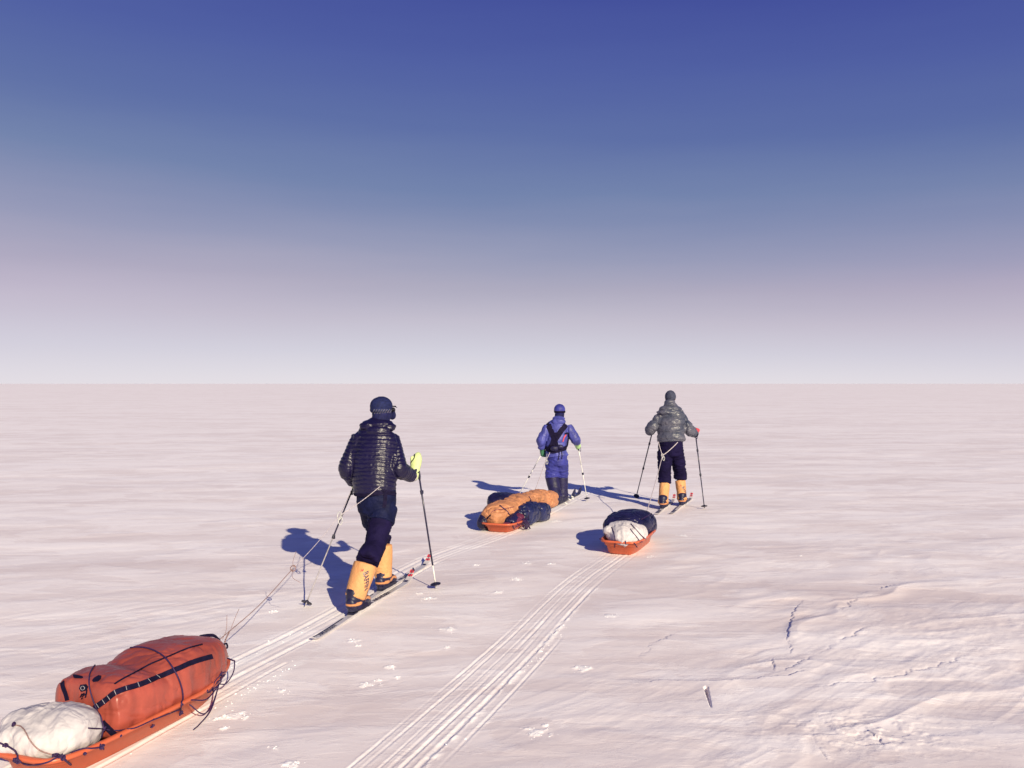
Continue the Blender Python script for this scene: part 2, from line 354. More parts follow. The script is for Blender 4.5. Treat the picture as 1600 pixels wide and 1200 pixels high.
def build_ground():
    # one sheet in rings round the viewer: fine where the picture looks, coarse elsewhere
    a = np.concatenate([np.arange(-38, 38.01, .058), np.arange(40, 321, 3.5)]); a = np.radians(a)
    rows = list(np.arange(2, 12, 1.0))+list(np.arange(12, 630, .95))+list(np.arange(640, 1600, 14))
    r = np.array([F*CH/q for q in rows] + [])
    r = np.concatenate([[30000., 12000., 5000., 2600.], r]); r = np.sort(r)
    A, Rr = np.meshgrid(a, r, indexing='ij')
    # the rings are rows of constant depth inside the view
    k = np.clip((np.radians(60)-np.minimum(np.abs(A), 2*np.pi-A))/np.radians(20), 0, 1)
    rad = Rr*(1+k*(1/np.maximum(np.cos(A), .5)-1))
    X = rad*np.sin(A); Y = rad*np.cos(A)
    na, nr = X.shape
    D = np.hypot(X, Y)
    x, y = X.ravel(), Y.ravel(); d = D.ravel()
    def fade(lo, hi): return np.clip((hi-d)/(hi-lo), 0, 1)
    wx = x+.25*fbm(x*.5, y*.5, s=5, o=2); wy = y+.25*fbm(x*.5+9, y*.5, s=6, o=2)
    right = 1/(1+np.exp(-(x-.25*y+.1)*3.0))*np.clip((13-y)/5, 0, 1)       # rougher, carved snow to the right
    c, s_ = math.cos(.16), math.sin(.16)
    u = wx*c+wy*s_; v = -wx*s_+wy*c
    h = .016*fbm(u*.20, v*.55, s=11, o=2)*fade(60, 250)
    h += .0045*fbm(u*.45, v*1.9, s=12, o=3)*fade(40, 160)
    fine = fbm(u*1.1, v*7.5, s=13, o=3)
    h += .0016*fine*fade(12, 40)*(1-.35*right)
    # wind-carved tongues: sharp lee edges
    t = fbm(u*.6+3, v*1.5, s=21, o=3); h += .020*np.clip(t-.08, 0, .25)*4*fade(30, 120)*.28
    # carved snow right: warped ridges
    c2, s2 = math.cos(.5), math.sin(.5)
    ux = x*c2+y*s2+.5*fbm(x*.7, y*.7, s=31, o=2); vx = -x*s2+y*c2+.5*fbm(x*.7, y*.7+5, s=32, o=2)
    rg = 1-np.abs(fbm(ux*.40, vx*1.3, s=33, o=3)); h += .017*(rg**3-.35)*right
    st = fbm(ux*.9, vx*1.2, s=34, o=3); step = 1/(1+np.exp(-(st-.12)*28)); h += .007*step*right
    h += .0035*fbm(x*9, y*9, s=35, o=3)*fade(8, 14)*(.25+.75*right*np.clip(fbm(x*.8, y*.8, s=36, o=2)*3, 0, 1))
    c3, s3 = math.cos(.75), math.sin(.75); uw, vw = x*c3+y*s3+.3*fbm(x*1.2, y*1.2, s=37, o=2), -x*s3+y*c3
    h += .0042*(1-np.abs(fbm(uw*1.3, vw*6, s=38, o=4))*2)*fade(7, 14)*np.clip(.3+1.6*fbm(x*.7, y*.7, s=39, o=2), 0, 1)
    # colour: pale wind-packed snow against duller crust
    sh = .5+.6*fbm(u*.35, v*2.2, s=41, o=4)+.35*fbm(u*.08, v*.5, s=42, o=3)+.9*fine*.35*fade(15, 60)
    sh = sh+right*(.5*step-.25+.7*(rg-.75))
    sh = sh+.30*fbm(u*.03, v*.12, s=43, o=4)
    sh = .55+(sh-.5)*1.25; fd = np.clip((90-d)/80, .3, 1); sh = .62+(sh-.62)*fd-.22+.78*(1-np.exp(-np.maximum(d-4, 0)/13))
    bluish = np.zeros_like(sh); white = np.zeros_like(sh)
    # flat corridor where people and sledges stand
    def corridor(path, wdt):
        o, al, L = polydist(x, y, path); return np.exp(-(np.abs(o)/wdt)**4), o, al, L
    for path, wd in ((TR_M, .5), (TR_A, .5), (TR_C, .6)):
        k, o, al, L = corridor(path, wd); h = h*(1-.85*k)
    def grooves(path, offs, dep, wid, whi, a0=0, a1=1e9, seed=50):
        nonlocal h, white
        sel = np.where((np.abs(x) < 6) & (y < 18) & (y > .3))[0]
        o, al, L = polydist(x[sel], y[sel], path)
        for i, (of, dd, ww) in enumerate(offs):
            lat = o-of-.005*noise(al*1.1, al*0+i, s=seed)-.0015*noise(al*6, al*0+i, s=seed+2)
            ok = (al > a0) & (al < a1)
            pr = np.clip(.80+.7*noise(al*1.1+i*3, al*0+i*7, s=seed+1), .12, 1)*dd
            g = np.exp(-(lat/(wid*ww))**2)*ok; e = np.exp(-((np.abs(lat)-wid*ww*1.7)/(wid*.7))**2)*ok
            h[sel] += (-dep*g+.45*dep*e*(1+.6*noise(al*25, lat*90, s=seed+3)))*pr
            white[sel] = np.maximum(white[sel], np.clip((g*.75+e*.8)*pr*(.7+.6*noise(al*14, lat*40, s=seed+5))*whi, 0, 1))
        return sel, o, al
    sel, o, al = grooves(TR_M, [(-.175, .8, .7), (-.115, .7, .7), (-.03, .5, .5), (.02, .8, .8), (.08, .9, .8), (.165, 1.0, 1.1)], .006, .013, .5, seed=60)
    grooves(TR_M, [(.27, .6, .8)], .006, .012, .7, 3.2, 6.2, seed=66)
    clod = np.exp(-((o-.18)/.03)**2)*np.clip(fbm(al*9, o*20, s=70, o=3)*3-.4, 0, 1)*(al < 7.5); h[sel] += .006*clod; white[sel] = np.maximum(white[sel], clod*.85)
    sel, o, al = grooves(TR_A, [(-.21, .8, .9), (-.14, 1.0, 1.4), (-.05, .7, 1), (.02, .8, 1), (.09, 1., 1.2)], .006, .014, .6, seed=80)
    grooves(TR_A, [(.16, .8, 1), (.24, .7, 1)], .007, .013, .7, 0, 3.3, seed=84)
    band = np.exp(-((o+.09)/.09)**2)*np.clip(.55+.9*fbm(al*2.5, o*12, s=90, o=3), 0, 1)*(al < 4.6)*.75+np.exp(-((o-.33)/.06)**2)*np.clip(.3+.9*fbm(al*4, o*12, s=91, o=3), 0, 1)*(al < 4)
    white[sel] = np.maximum(white[sel], np.clip(band, 0, 1))
    for px, py, rr in SPOTS:
        cx, cy = g2(px, py); sel = np.where((np.abs(x-cx) < rr*3) & (np.abs(y-cy) < rr*3))[0]
        if not len(sel): continue
        q = np.hypot((x[sel]-cx)/(rr*.75), (y[sel]-cy)/(rr*.62)); k_ = np.clip((1-q+1.1*fbm(x[sel]*22, y[sel]*22, s=200, o=3))*2.2, 0, 1)*(q < 2)
        white[sel] = np.maximum(white[sel], k_*.75); h[sel] += .005*k_*(1+.5*noise(x[sel]*60, y[sel]*60, s=201))
    # cracks and little scarps in the crust, right foreground
    def line(pts, wid, dep, stp, jag, seed, dark=0):
        nonlocal h, sh, bluish
        pp = [g2(*p) for p in pts]; xs = [p[0] for p in pp]; ys = [p[1] for p in pp]
        sel = np.where((x > min(xs)-.6) & (x < max(xs)+.6) & (y > min(ys)-.6) & (y < max(ys)+.6))[0]
        o, al, L = polydist(x[sel], y[sel], pp)
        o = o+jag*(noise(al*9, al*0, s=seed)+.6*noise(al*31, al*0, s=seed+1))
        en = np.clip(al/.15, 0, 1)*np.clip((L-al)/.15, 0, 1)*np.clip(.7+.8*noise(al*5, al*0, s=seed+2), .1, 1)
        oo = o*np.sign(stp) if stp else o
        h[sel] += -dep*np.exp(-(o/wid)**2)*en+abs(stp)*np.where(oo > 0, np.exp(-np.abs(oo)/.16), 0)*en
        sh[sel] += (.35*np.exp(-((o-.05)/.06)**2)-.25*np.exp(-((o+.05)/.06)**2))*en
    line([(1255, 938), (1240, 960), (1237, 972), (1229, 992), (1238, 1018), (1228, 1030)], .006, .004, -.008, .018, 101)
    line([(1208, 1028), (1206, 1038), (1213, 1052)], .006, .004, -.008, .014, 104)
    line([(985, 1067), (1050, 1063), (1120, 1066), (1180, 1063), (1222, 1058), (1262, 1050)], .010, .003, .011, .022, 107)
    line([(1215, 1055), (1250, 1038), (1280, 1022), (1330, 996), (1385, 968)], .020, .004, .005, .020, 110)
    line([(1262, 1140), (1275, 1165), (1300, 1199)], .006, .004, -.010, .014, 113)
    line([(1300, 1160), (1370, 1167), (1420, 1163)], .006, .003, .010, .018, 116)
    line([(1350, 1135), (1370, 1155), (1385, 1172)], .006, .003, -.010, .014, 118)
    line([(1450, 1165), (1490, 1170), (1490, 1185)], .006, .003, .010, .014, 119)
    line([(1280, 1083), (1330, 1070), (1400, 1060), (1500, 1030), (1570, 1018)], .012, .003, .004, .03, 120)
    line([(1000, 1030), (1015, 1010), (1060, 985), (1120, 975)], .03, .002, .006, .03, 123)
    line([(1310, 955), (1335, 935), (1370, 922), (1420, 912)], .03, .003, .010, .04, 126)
    # pole hole with its little trench
    hp = [g2(1103, 1077), g2(1111, 1107)]; o, al, L = polydist(x, y, hp)
    wd = .011*(1-.75*np.clip(al/L, 0, 1)); inside = np.clip((wd-np.abs(o))/.006+.5, 0, 1)*(d < 9)
    h -= .055*inside*(1-.8*np.clip(al/L, 0, 1))
    # pale drift below the scarp
    def blob(px, py, rx, ry, amt, seed, rot=0):
        nonlocal sh
        cx, cy = g2(px, py); q = ((x-cx)/rx)**2+((y-cy)/ry)**2; q = q+.5*fbm(x*3, y*3, s=seed, o=3)
        sh += amt/(1+np.exp((q-1)*7))
    blob(1165, 1088, .28, .15, .75, 130); blob(1150, 1125, .22, .2, .35, 131); blob(1400, 1092, .55, .05, .6, 132); blob(1380, 1062, .5, .06, .5, 133)
    blob(1300, 1040, .35, .12, .4, 138); blob(1255, 1050, .4, .1, -.25, 134); blob(1215, 1130, .12, .2, -.5, 135); blob(1060, 960, .7, .7, .25, 136); blob(1330, 930, .4, .25, -.4, 137)
    blob(1330, 1135, .25, .10, .4, 139)
    ro = np.exp(-(((x-g2(1350, 1145)[0])/.5)**2+((y-g2(1350, 1145)[1])/.28)**2)); h += .005*ro*np.clip(fbm(x*15, y*17, s=140, o=3)*3, -.4, 1)
    global GRID; GRID = (a, r, h.reshape(na, nr))
    co = np.stack([x, y, h], 1)
    # centre point closes the sheet
    co = np.vstack([co, [0, 0, 0]]); n0 = na*nr
    i = np.arange(na)[:, None]; j = np.arange(nr-1)[None, :]; i2 = (i+1) % na
    q = np.stack([i*nr+j, i*nr+j+1, i2*nr+j+1, i2*nr+j], -1).reshape(-1, 4)
    tri = np.stack([np.full(na, n0), np.arange(na)*nr, ((np.arange(na)+1) % na)*nr], -1)
    me = bpy.data.meshes.new('snow_ground')
    me.vertices.add(len(co)); me.vertices.foreach_set('co', co.ravel().astype(np.float32))
    loops = np.concatenate([q.ravel(), tri.ravel()]); me.loops.add(len(loops)); me.loops.foreach_set('vertex_index', loops.astype(np.int32))
    st_ = np.concatenate([np.arange(len(q))*4, len(q)*4+np.arange(len(tri))*3]); me.polygons.add(len(st_))
    me.polygons.foreach_set('loop_start', st_.astype(np.int32)); me.update(calc_edges=True); me.validate()
    # make all normals face up
    me.polygons[0].normal
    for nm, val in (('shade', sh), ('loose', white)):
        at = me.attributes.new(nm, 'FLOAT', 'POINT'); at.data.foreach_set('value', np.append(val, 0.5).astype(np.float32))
    if me.polygons[0].normal.z < 0: me.flip_normals()
    m = bpy.data.materials.new('snow'); m.use_nodes = True; t = m.node_tree; b = t.nodes['Principled BSDF']
    b.inputs['Roughness'].default_value = .55; b.inputs['Specular IOR Level'].default_value = .25
    a1 = N(t, 'ShaderNodeAttribute', attribute_name='shade'); a2 = N(t, 'ShaderNodeAttribute', attribute_name='loose')
    tc = N(t, 'ShaderNodeTexCoord')
    def layer(sc3, rot, scale, det, rough, dist, lo, hi, loc=0):
        mg = N(t, 'ShaderNodeMapping'); mg.inputs['Rotation'].default_value = (0, 0, rot); mg.inputs['Scale'].default_value = sc3; mg.inputs['Location'].default_value = (loc, loc, 0)
        nz = N(t, 'ShaderNodeTexNoise'); nz.inputs['Scale'].default_value = scale; nz.inputs['Detail'].default_value = det; nz.inputs['Roughness'].default_value = rough; nz.inputs['Distortion'].default_value = dist
        t.links.new(tc.outputs['Object'], mg.inputs[0]); t.links.new(mg.outputs[0], nz.inputs['Vector'])
        mr = N(t, 'ShaderNodeMapRange'); mr.inputs['From Min'].default_value = lo; mr.inputs['From Max'].default_value = hi; t.links.new(nz.outputs['Fac'], mr.inputs['Value']); return mr.outputs[0], nz.outputs['Fac']
    def madd(x_, k_, y_):
        n_ = N(t, 'ShaderNodeMath', operation='MULTIPLY_ADD'); n_.inputs[1].default_value = k_; t.links.new(x_, n_.inputs[0])
        if y_ is None: n_.inputs[2].default_value = 0
        else: t.links.new(y_, n_.inputs[2])
        return n_.outputs[0]
    L1, r1 = layer((1, 2.3, 1), -.16, .75, 10, .64, .5, .483, .527)          # drift patches with crisp lee edges
    L2, r2 = layer((1, 2.0, 1), -.22, 2.6, 9, .70, .8, .48, .56, 7)
    L3, r3 = layer((1, 3.0, 1), -.10, .11, 8, .6, .3, .44, .56, 3)
    L4, r4 = layer((1, 3.0, 1), -.18, 6.0, 7, .7, .4, .35, .65, 5)
    sm = madd(L1, .40, madd(L2, .17, madd(L3, .36, madd(L4, .13, None))))
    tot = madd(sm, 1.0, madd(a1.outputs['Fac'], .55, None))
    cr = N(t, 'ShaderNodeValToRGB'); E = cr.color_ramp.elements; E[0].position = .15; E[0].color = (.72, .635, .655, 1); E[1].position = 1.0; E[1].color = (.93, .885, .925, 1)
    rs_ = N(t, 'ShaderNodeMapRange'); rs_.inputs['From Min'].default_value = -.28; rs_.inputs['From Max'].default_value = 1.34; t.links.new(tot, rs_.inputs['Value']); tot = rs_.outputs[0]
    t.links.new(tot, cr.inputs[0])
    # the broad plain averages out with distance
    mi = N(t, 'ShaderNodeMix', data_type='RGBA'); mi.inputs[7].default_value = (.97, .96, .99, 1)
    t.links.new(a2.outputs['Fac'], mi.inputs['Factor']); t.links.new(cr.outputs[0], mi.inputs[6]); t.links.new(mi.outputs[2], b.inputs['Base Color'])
    n3 = N(t, 'ShaderNodeTexNoise'); n3.inputs['Scale'].default_value = 140; n3.inputs['Detail'].default_value = 3; t.links.new(tc.outputs['Object'], n3.inputs['Vector'])
    hh = madd(n3.outputs['Fac'], .04, madd(r2, .17, madd(L2, .05, madd(r1, .5, madd(L1, .10, madd(r4, .04, None))))))
    bu = N(t, 'ShaderNodeBump'); bu.inputs['Strength'].default_value = .5; bu.inputs['Distance'].default_value = .021
    t.links.new(hh, bu.inputs['Height']); t.links.new(bu.outputs[0], b.inputs['Normal'])
    o = obj('snow_ground', me, m); tag(o, 'wind-carved pale pinkish snow plain reaching to the horizon', 'snow', kind='structure')
    return o
ground = build_ground()
def gz(x, y):                           # height of the snow sheet at a point
    a_, r_, H_ = GRID; az = math.atan2(x, y); rr = y if abs(az) < R(38) else math.hypot(x, y)
    i = min(max(int(np.searchsorted(a_, az))-1, 0), len(a_)-2); j = min(max(int(np.searchsorted(r_, rr))-1, 0), len(r_)-2)
    return float(H_[i:i+2, j:j+2].mean())

# ------------------------------------------------------------------ snow crumbs thrown up by skis and poles
def crumbs():
    bm = bmesh.new(); rnd = random.Random(3)
    for px, py, r in SPOTS:
        c = G(px, py)
        for k in range(int(4+r*90)):
            dx, dy = rnd.gauss(0, r*.55), rnd.gauss(0, r*.5)
            s = rnd.uniform(.002, .007)*(1.3-min(1, math.hypot(dx, dy)/r)*.7)
            x, y = c.x+dx, c.y+dy
            ret = bmesh.ops.create_icosphere(bm, subdivisions=1, radius=s, matrix=Matrix.Translation((x, y, gz(x, y)+s*.1)) @ Matrix.Rotation(rnd.uniform(0, 6), 4, 'Z') @ Matrix.Diagonal((rnd.uniform(1, 2.2), 1, rnd.uniform(.3, .6), 1)))
            for v in ret['verts']: v.co += Vector((rnd.uniform(-1, 1), rnd.uniform(-1, 1), rnd.uniform(-.5, .5)))*s*.25
    for path, of, n, a in ((TR_M, .2, 160, (1.5, 8)), (TR_A, .32, 120, (1.0, 3.6)), (TR_A, -.1, 120, (2.2, 5))):
        P2 = [Vector((*p, 0)) for p in path]; L = [0]
        for q, r_ in zip(P2, P2[1:]): L.append(L[-1]+(r_-q).length)
        for k in range(n):
            s_ = rnd.uniform(*a)
            if math.sin(s_*5)+math.sin(s_*2.3+1) < rnd.uniform(-.8, 1.2): continue
            i = max(j for j in range(len(L)-1) if L[j] <= s_); t = (P2[i+1]-P2[i]).normalized(); p = P2[i]+t*(s_-L[i]); o_ = of+rnd.gauss(0, .03)
            x, y = p.x+t.y*o_, p.y-t.x*o_; s = rnd.uniform(.0015, .005)
            bmesh.ops.create_icosphere(bm, subdivisions=1, radius=s, matrix=Matrix.Translation((x, y, gz(x, y)+s*.2)) @ Matrix.Rotation(rnd.uniform(0, 6), 4, 'Z') @ Matrix.Diagonal((rnd.uniform(1, 2.), 1, rnd.uniform(.4, .8), 1)))
    o = obj('snow_crumbs', bm, mat('fresh_snow_crumbs', (.93, .93, .97), .6, .2, .02), smooth=False)
    tag(o, 'loose white snow crumbs scattered on the crust and along the tracks', 'snow crumbs', kind='stuff')
crumbs()

# ------------------------------------------------------------------ people
def capd(co, a, b, ra, rb):
    a = np.array(a); b = np.array(b); ab = b-a; L = np.linalg.norm(ab)
    t = np.clip(((co-a)@ab)/(L*L), 0, 1); d = np.linalg.norm(co-(a+t[:, None]*ab), axis=1)-(ra+(rb-ra)*t)
    return d, t*L
def folds(co, amp, f=(9, 9, 22), s=1, ridge=.6):
    n = fbm(co[:, 0]*f[0], co[:, 1]*f[1], co[:, 2]*f[2], s=s, o=3)
    return amp*((1-ridge)*n+ridge*(.35-np.abs(n))*1.6)
def dirs(hd):
    f = Vector((math.sin(hd), math.cos(hd), 0)); return f, Vector((math.cos(hd), -math.sin(hd), 0))

def make_boot(parent, foot, hd, shaft_top, rs, mats, pitch=0, low=.105, stripe=True, text=None, sc_=1.0, roll=0):
    """foot: world point under the ankle; shaft_top: world point of the shaft's upper end"""
    f, r = dirs(hd); Mx = Matrix((( r.x, f.x, 0), (r.y, f.y, 0), (0, 0, 1))).to_4x4(); Mx = Matrix.Translation(foot) @ Mx @ Matrix.Rotation(pitch, 4, 'X')
    bm = bmesh.new()
    loft(bm, [(0, -.115, .062), (0, -.06, .07), (0, .04, .068), (.004, .13, .052), (.006, .19, .042)], [(.048, .055), (.062, .068), (.062, .066), (.066, .046), (.048, .034)], side=(1, 0, 0), seg=24)
    loft(bm, [(0, -.045, .05), (0, -.035, .12), (0, -.03, .16)], [(.068, .085), (.074, .09), (.076, .088)], side=(1, 0, 0), seg=24)
    o = fuse('boot', bm, M[mats['boot']], None, .007, 3)
    co = arr(o.data)
    if stripe:
        z, y = co[:, 2], co[:, 1]
        zc = .062+.016*np.clip((y-.03)/.03, 0, 1)-.024*np.clip((y-.09)/.10, 0, 1)
        hgt = .012+.003*np.sin(y*60); v = np.clip((hgt-np.abs(z-zc))/.002+.5, 0, 1)
        at = o.data.attributes.new('stripe', 'FLOAT', 'POINT'); at.data.foreach_set('value', v.astype(np.float32))
    o.data.transform(Matrix.Diagonal((sc_, sc_, sc_, 1))); o.data.transform(Mx); o.parent = parent; shift(o, parent)
    # sole with lugs
    bm = bmesh.new(); n = 28; out1 = []
    for k in range(n):
        a = 2*math.pi*k/n; cy = math.sin(a); out1.append((.062*math.cos(a)*(1+.12*cy), .045+.178*math.copysign(abs(cy)**.8, cy)))
    t_ = [bm.verts.new((p[0], p[1], .030)) for p in out1]; b_ = [bm.verts.new((p[0]*.96, p[1]*.98, .0)) for p in out1]
    bm.faces.new(t_); bm.faces.new(b_[::-1])
    for k in range(n): bm.faces.new((t_[k], b_[k], b_[(k+1) % n], t_[(k+1) % n]))
    s_ = obj('sole', bm, M['rubber'], smooth=False); s_.data.transform(Matrix.Diagonal((sc_, sc_, sc_, 1))); s_.data.transform(Mx); s_.data.transform(Matrix.Translation(-parent.location)); s_.parent = o
    # shaft
    ank = Mx @ Vector((0, -.03*sc_, low*sc_)); bm = bmesh.new(); sp = Vector(shaft_top)
    loft(bm, [ank, ank.lerp(sp, .35), ank.lerp(sp, .7), sp], [(rs*(.80 if low > .1 else .96), rs*(.92 if low > .1 else 1.1)), (rs*.90, rs*.95), (rs*.98, rs), (rs, rs)], side=r, seg=28, cap=.12)
    ax = (sp-ank).normalized()
    def dsp(c):
        lo = np.clip(1-((c-np.array(ank))@np.array(ax))/(.20), 0, 1)
        return folds(c, .013, (7, 7, 20), 9)*(.22+lo)+folds(c, .002, (20, 20, 30), 4)
    g = fuse('shaft', bm, M[mats['shaft']], None, .008, 2, dsp); g.data.transform(Matrix.Translation(-parent.location)); g.parent = o
    if text:
        cu = bpy.data.curves.new('t', 'FONT'); cu.body = text[0]; cu.size = text[1]; cu.extrude = 0; cu.offset = .0016
        to = bpy.data.objects.new('t', cu); COL.objects.link(to); dg = bpy.context.evaluated_depsgraph_get(); dg.update()
        me = bpy.data.meshes.new_from_object(to.evaluated_get(dg)); bpy.data.objects.remove(to); bpy.data.curves.remove(cu)
        bt = bmesh.new(); bt.from_mesh(me); bmesh.ops.triangulate(bt, faces=bt.faces[:]); bpy.data.meshes.remove(me)
        bv = BVHTree.FromPolygons([v.co+parent.location for v in g.data.vertices], [tuple(p.vertices) for p in g.data.polygons])
        ang0, z0, tilt = text[2], text[3], text[4]; ok = True
        back = -f; side = r
        for v in bt.verts:
            tx, ty = v.co.x, v.co.y; a_ = tx*math.cos(tilt)-ty*math.sin(tilt); h_ = tx*math.sin(tilt)+ty*math.cos(tilt)
            an = ang0+a_/rs; p0 = ank+ax*(z0+h_); dv = (back*math.cos(an)+side*math.sin(an)).normalized()
            l = bv.ray_cast(p0+dv*.4, -dv)[0]; v.co = (l if l else p0+dv*rs)+dv*.002-parent.location
        obj('lettering', bt, M['skid'], smooth=False).parent = o
        if len(text) > 5:
            bt = bmesh.new()
            for (da, dz, sz) in ((-.0, .016, .007), (.05, .022, .006), (-.07, .024, .006), (.03, .030, .006), (-.1, .014, .005)):
                an = ang0+da-.12; p0 = ank+ax*(z0+dz); dv = (back*math.cos(an)+side*math.sin(an)).normalized()
                l = bv.ray_cast(p0+dv*.4, -dv)[0] or p0+dv*rs
                ell(bt, l-parent.location+dv*.001, (sz*.6, .002, sz), Matrix.Rotation(rndb.uniform(-.8, .8), 3, 'Y'), 8)
            obj('emblem', bt, M['skir']).parent = o
    return o
rndb = random.Random(5)

def make_mitten(name, parent, wr, tip, side, wid, thk, m, thumb, cuffm=None, cuff_from=None):
    """cuff at wr, closed finger pocket bent round the grip towards tip, thumb from the palm's side"""
    bm = bmesh.new(); wr = Vector(wr); tip = Vector(tip); ax = tip-wr; L = ax.length; a = ax.normalized(); S = Vector(side).normalized(); nrm_ = a.cross(S)
    loft(bm, [wr-a*.02, wr+ax*.25, wr+ax*.6, wr+ax*.85+nrm_*.012, tip+nrm_*.03], [(wid*.78, thk*1.0), (wid*.86, thk), (wid, thk*1.1), (wid*.85, thk), (wid*.5, thk*.7)], side=S, seg=20, cap=.8)
    th = Vector(thumb); loft(bm, [wr+ax*.25+S*wid*.3, wr+ax*.35+th*.6, wr+ax*.55+th], [thk*.6, thk*.55, thk*.42], side=S, seg=12, cap=.9)
    o = fuse(name, bm, M[m], None, .006, 3, lambda c: folds(c, .003, (18, 18, 18), 3)); shift(o, parent); o.parent = parent
    return o

def make_head(bm, c, hd, s=1.0, tilt=0):
    """skull, jaw, nose, brow, ears"""
    f, r = dirs(hd); Mx = Matrix(((r.x, f.x, 0), (r.y, f.y, 0), (0, 0, 1)))
    c = Vector(c)
    ell(bm, c+Mx @ Vector((0, -.012, .025))*s, (.076*s, .095*s, .095*s), Mx)
    ell(bm, c+Mx @ Vector((0, .028, -.045))*s, (.060*s, .066*s, .068*s), Mx)
    ell(bm, c+Mx @ Vector((0, .070, -.085))*s, (.026*s, .022*s, .02*s), Mx)
    ell(bm, c+Mx @ Vector((0, .098, -.012))*s, (.012*s, .020*s, .028*s), Mx)
    ell(bm, c+Mx @ Vector((0, .100, -.032))*s, (.017*s, .014*s, .012*s), Mx)
    ell(bm, c+Mx @ Vector((0, .080, -.060))*s, (.026*s, .014*s, .008*s), Mx)
    ell(bm, c+Mx @ Vector((0, .082, .022))*s, (.052*s, .018*s, .012*s), Mx)
    for k in (-1, 1): ell(bm, c+Mx @ Vector((k*.076, -.005, -.01))*s, (.010*s, .018*s, .03*s), Mx)
    return Mx

def hand_chain(bm, wr, d, side):
    """palm with four bent fingers and a thumb, inside the mitten"""
    wr = Vector(wr); d = Vector(d).normalized(); S = Vector(side).normalized(); n = d.cross(S)
    loft(bm, [wr, wr+d*.04, wr+d*.085], [(.028, .022), (.038, .018), (.040, .016)], side=S, seg=12)
    for i, (o, l) in enumerate(((-.030, .060), (-.010, .070), (.010, .066), (.028, .052))):
        b = wr+d*.08+S*o; loft(bm, [b, b+d*l*.45+n*.006, b+d*l*.75+n*.022, b+d*l*.8+n*.038], [.0085, .008, .0075, .0065], seg=8, n=3)
    b = wr+d*.03-S*.03; loft(bm, [b, b+d*.03-S*.02+n*.01, b+d*.055-S*.02+n*.025], [.011, .010, .008], seg=8, n=3)

def build_person(name, J, label, group=None):
    root_xy = J['root']; root = empty(name, Vector((root_xy[0], root_xy[1], gz(*root_xy))), label, 'person', group)
    hd = J['hd']; f, r = dirs(hd)
    # the body under the clothes: one skin
    bm = bmesh.new(); s = J.get('s', 1.0)
    t = J['torso']
    loft(bm, [t[0][0]]+[q[0] for q in t[1:]], [(q[1]*.62, q[2]*.62) for q in t], side=r, seg=24)
    loft(bm, [J['neck']-Vector((0, 0, .06)), J['head']+Vector((0, 0, -.02))], [.058*s, .055*s], side=r, seg=16)
    make_head(bm, J['head'], J['hhd'], s)
    for k in 'LR':
        sh, el, wr = J['sh'+k], J['el'+k], J['wr'+k]
        loft(bm, [sh, sh.lerp(el, .5), el, el.lerp(wr, .5), wr], [.040*s, .042*s, .038*s, .034*s, .026*s], side=f, seg=16)
        hand_chain(bm, wr, J['hd'+k], r if k == 'R' else -r)
        hp, kn, an = J['hip'+k], J['kn'+k], J['an'+k]
        loft(bm, [hp, hp.lerp(kn, .5), kn, kn.lerp(an, .35), an], [.082*s, .072*s, .054*s, .056*s, .038*s], side=f, seg=16)
        loft(bm, [an-f*.05-Vector((0, 0, .03)), an+f*.06-Vector((0, 0, .045)), an+f*.14-Vector((0, 0, .055))], [.034, .032, .022], side=r, seg=12)
    o = fuse('body', bm, [M['skin'], M['under']], root, .008, 3)
    zc = J['neck'].z-.01
    for p_ in o.data.polygons:
        if p_.center.z < zc: p_.material_index = 1
    shift(o, root)
    return root
def add(root, o): shift(o, root); o.parent = root; return o

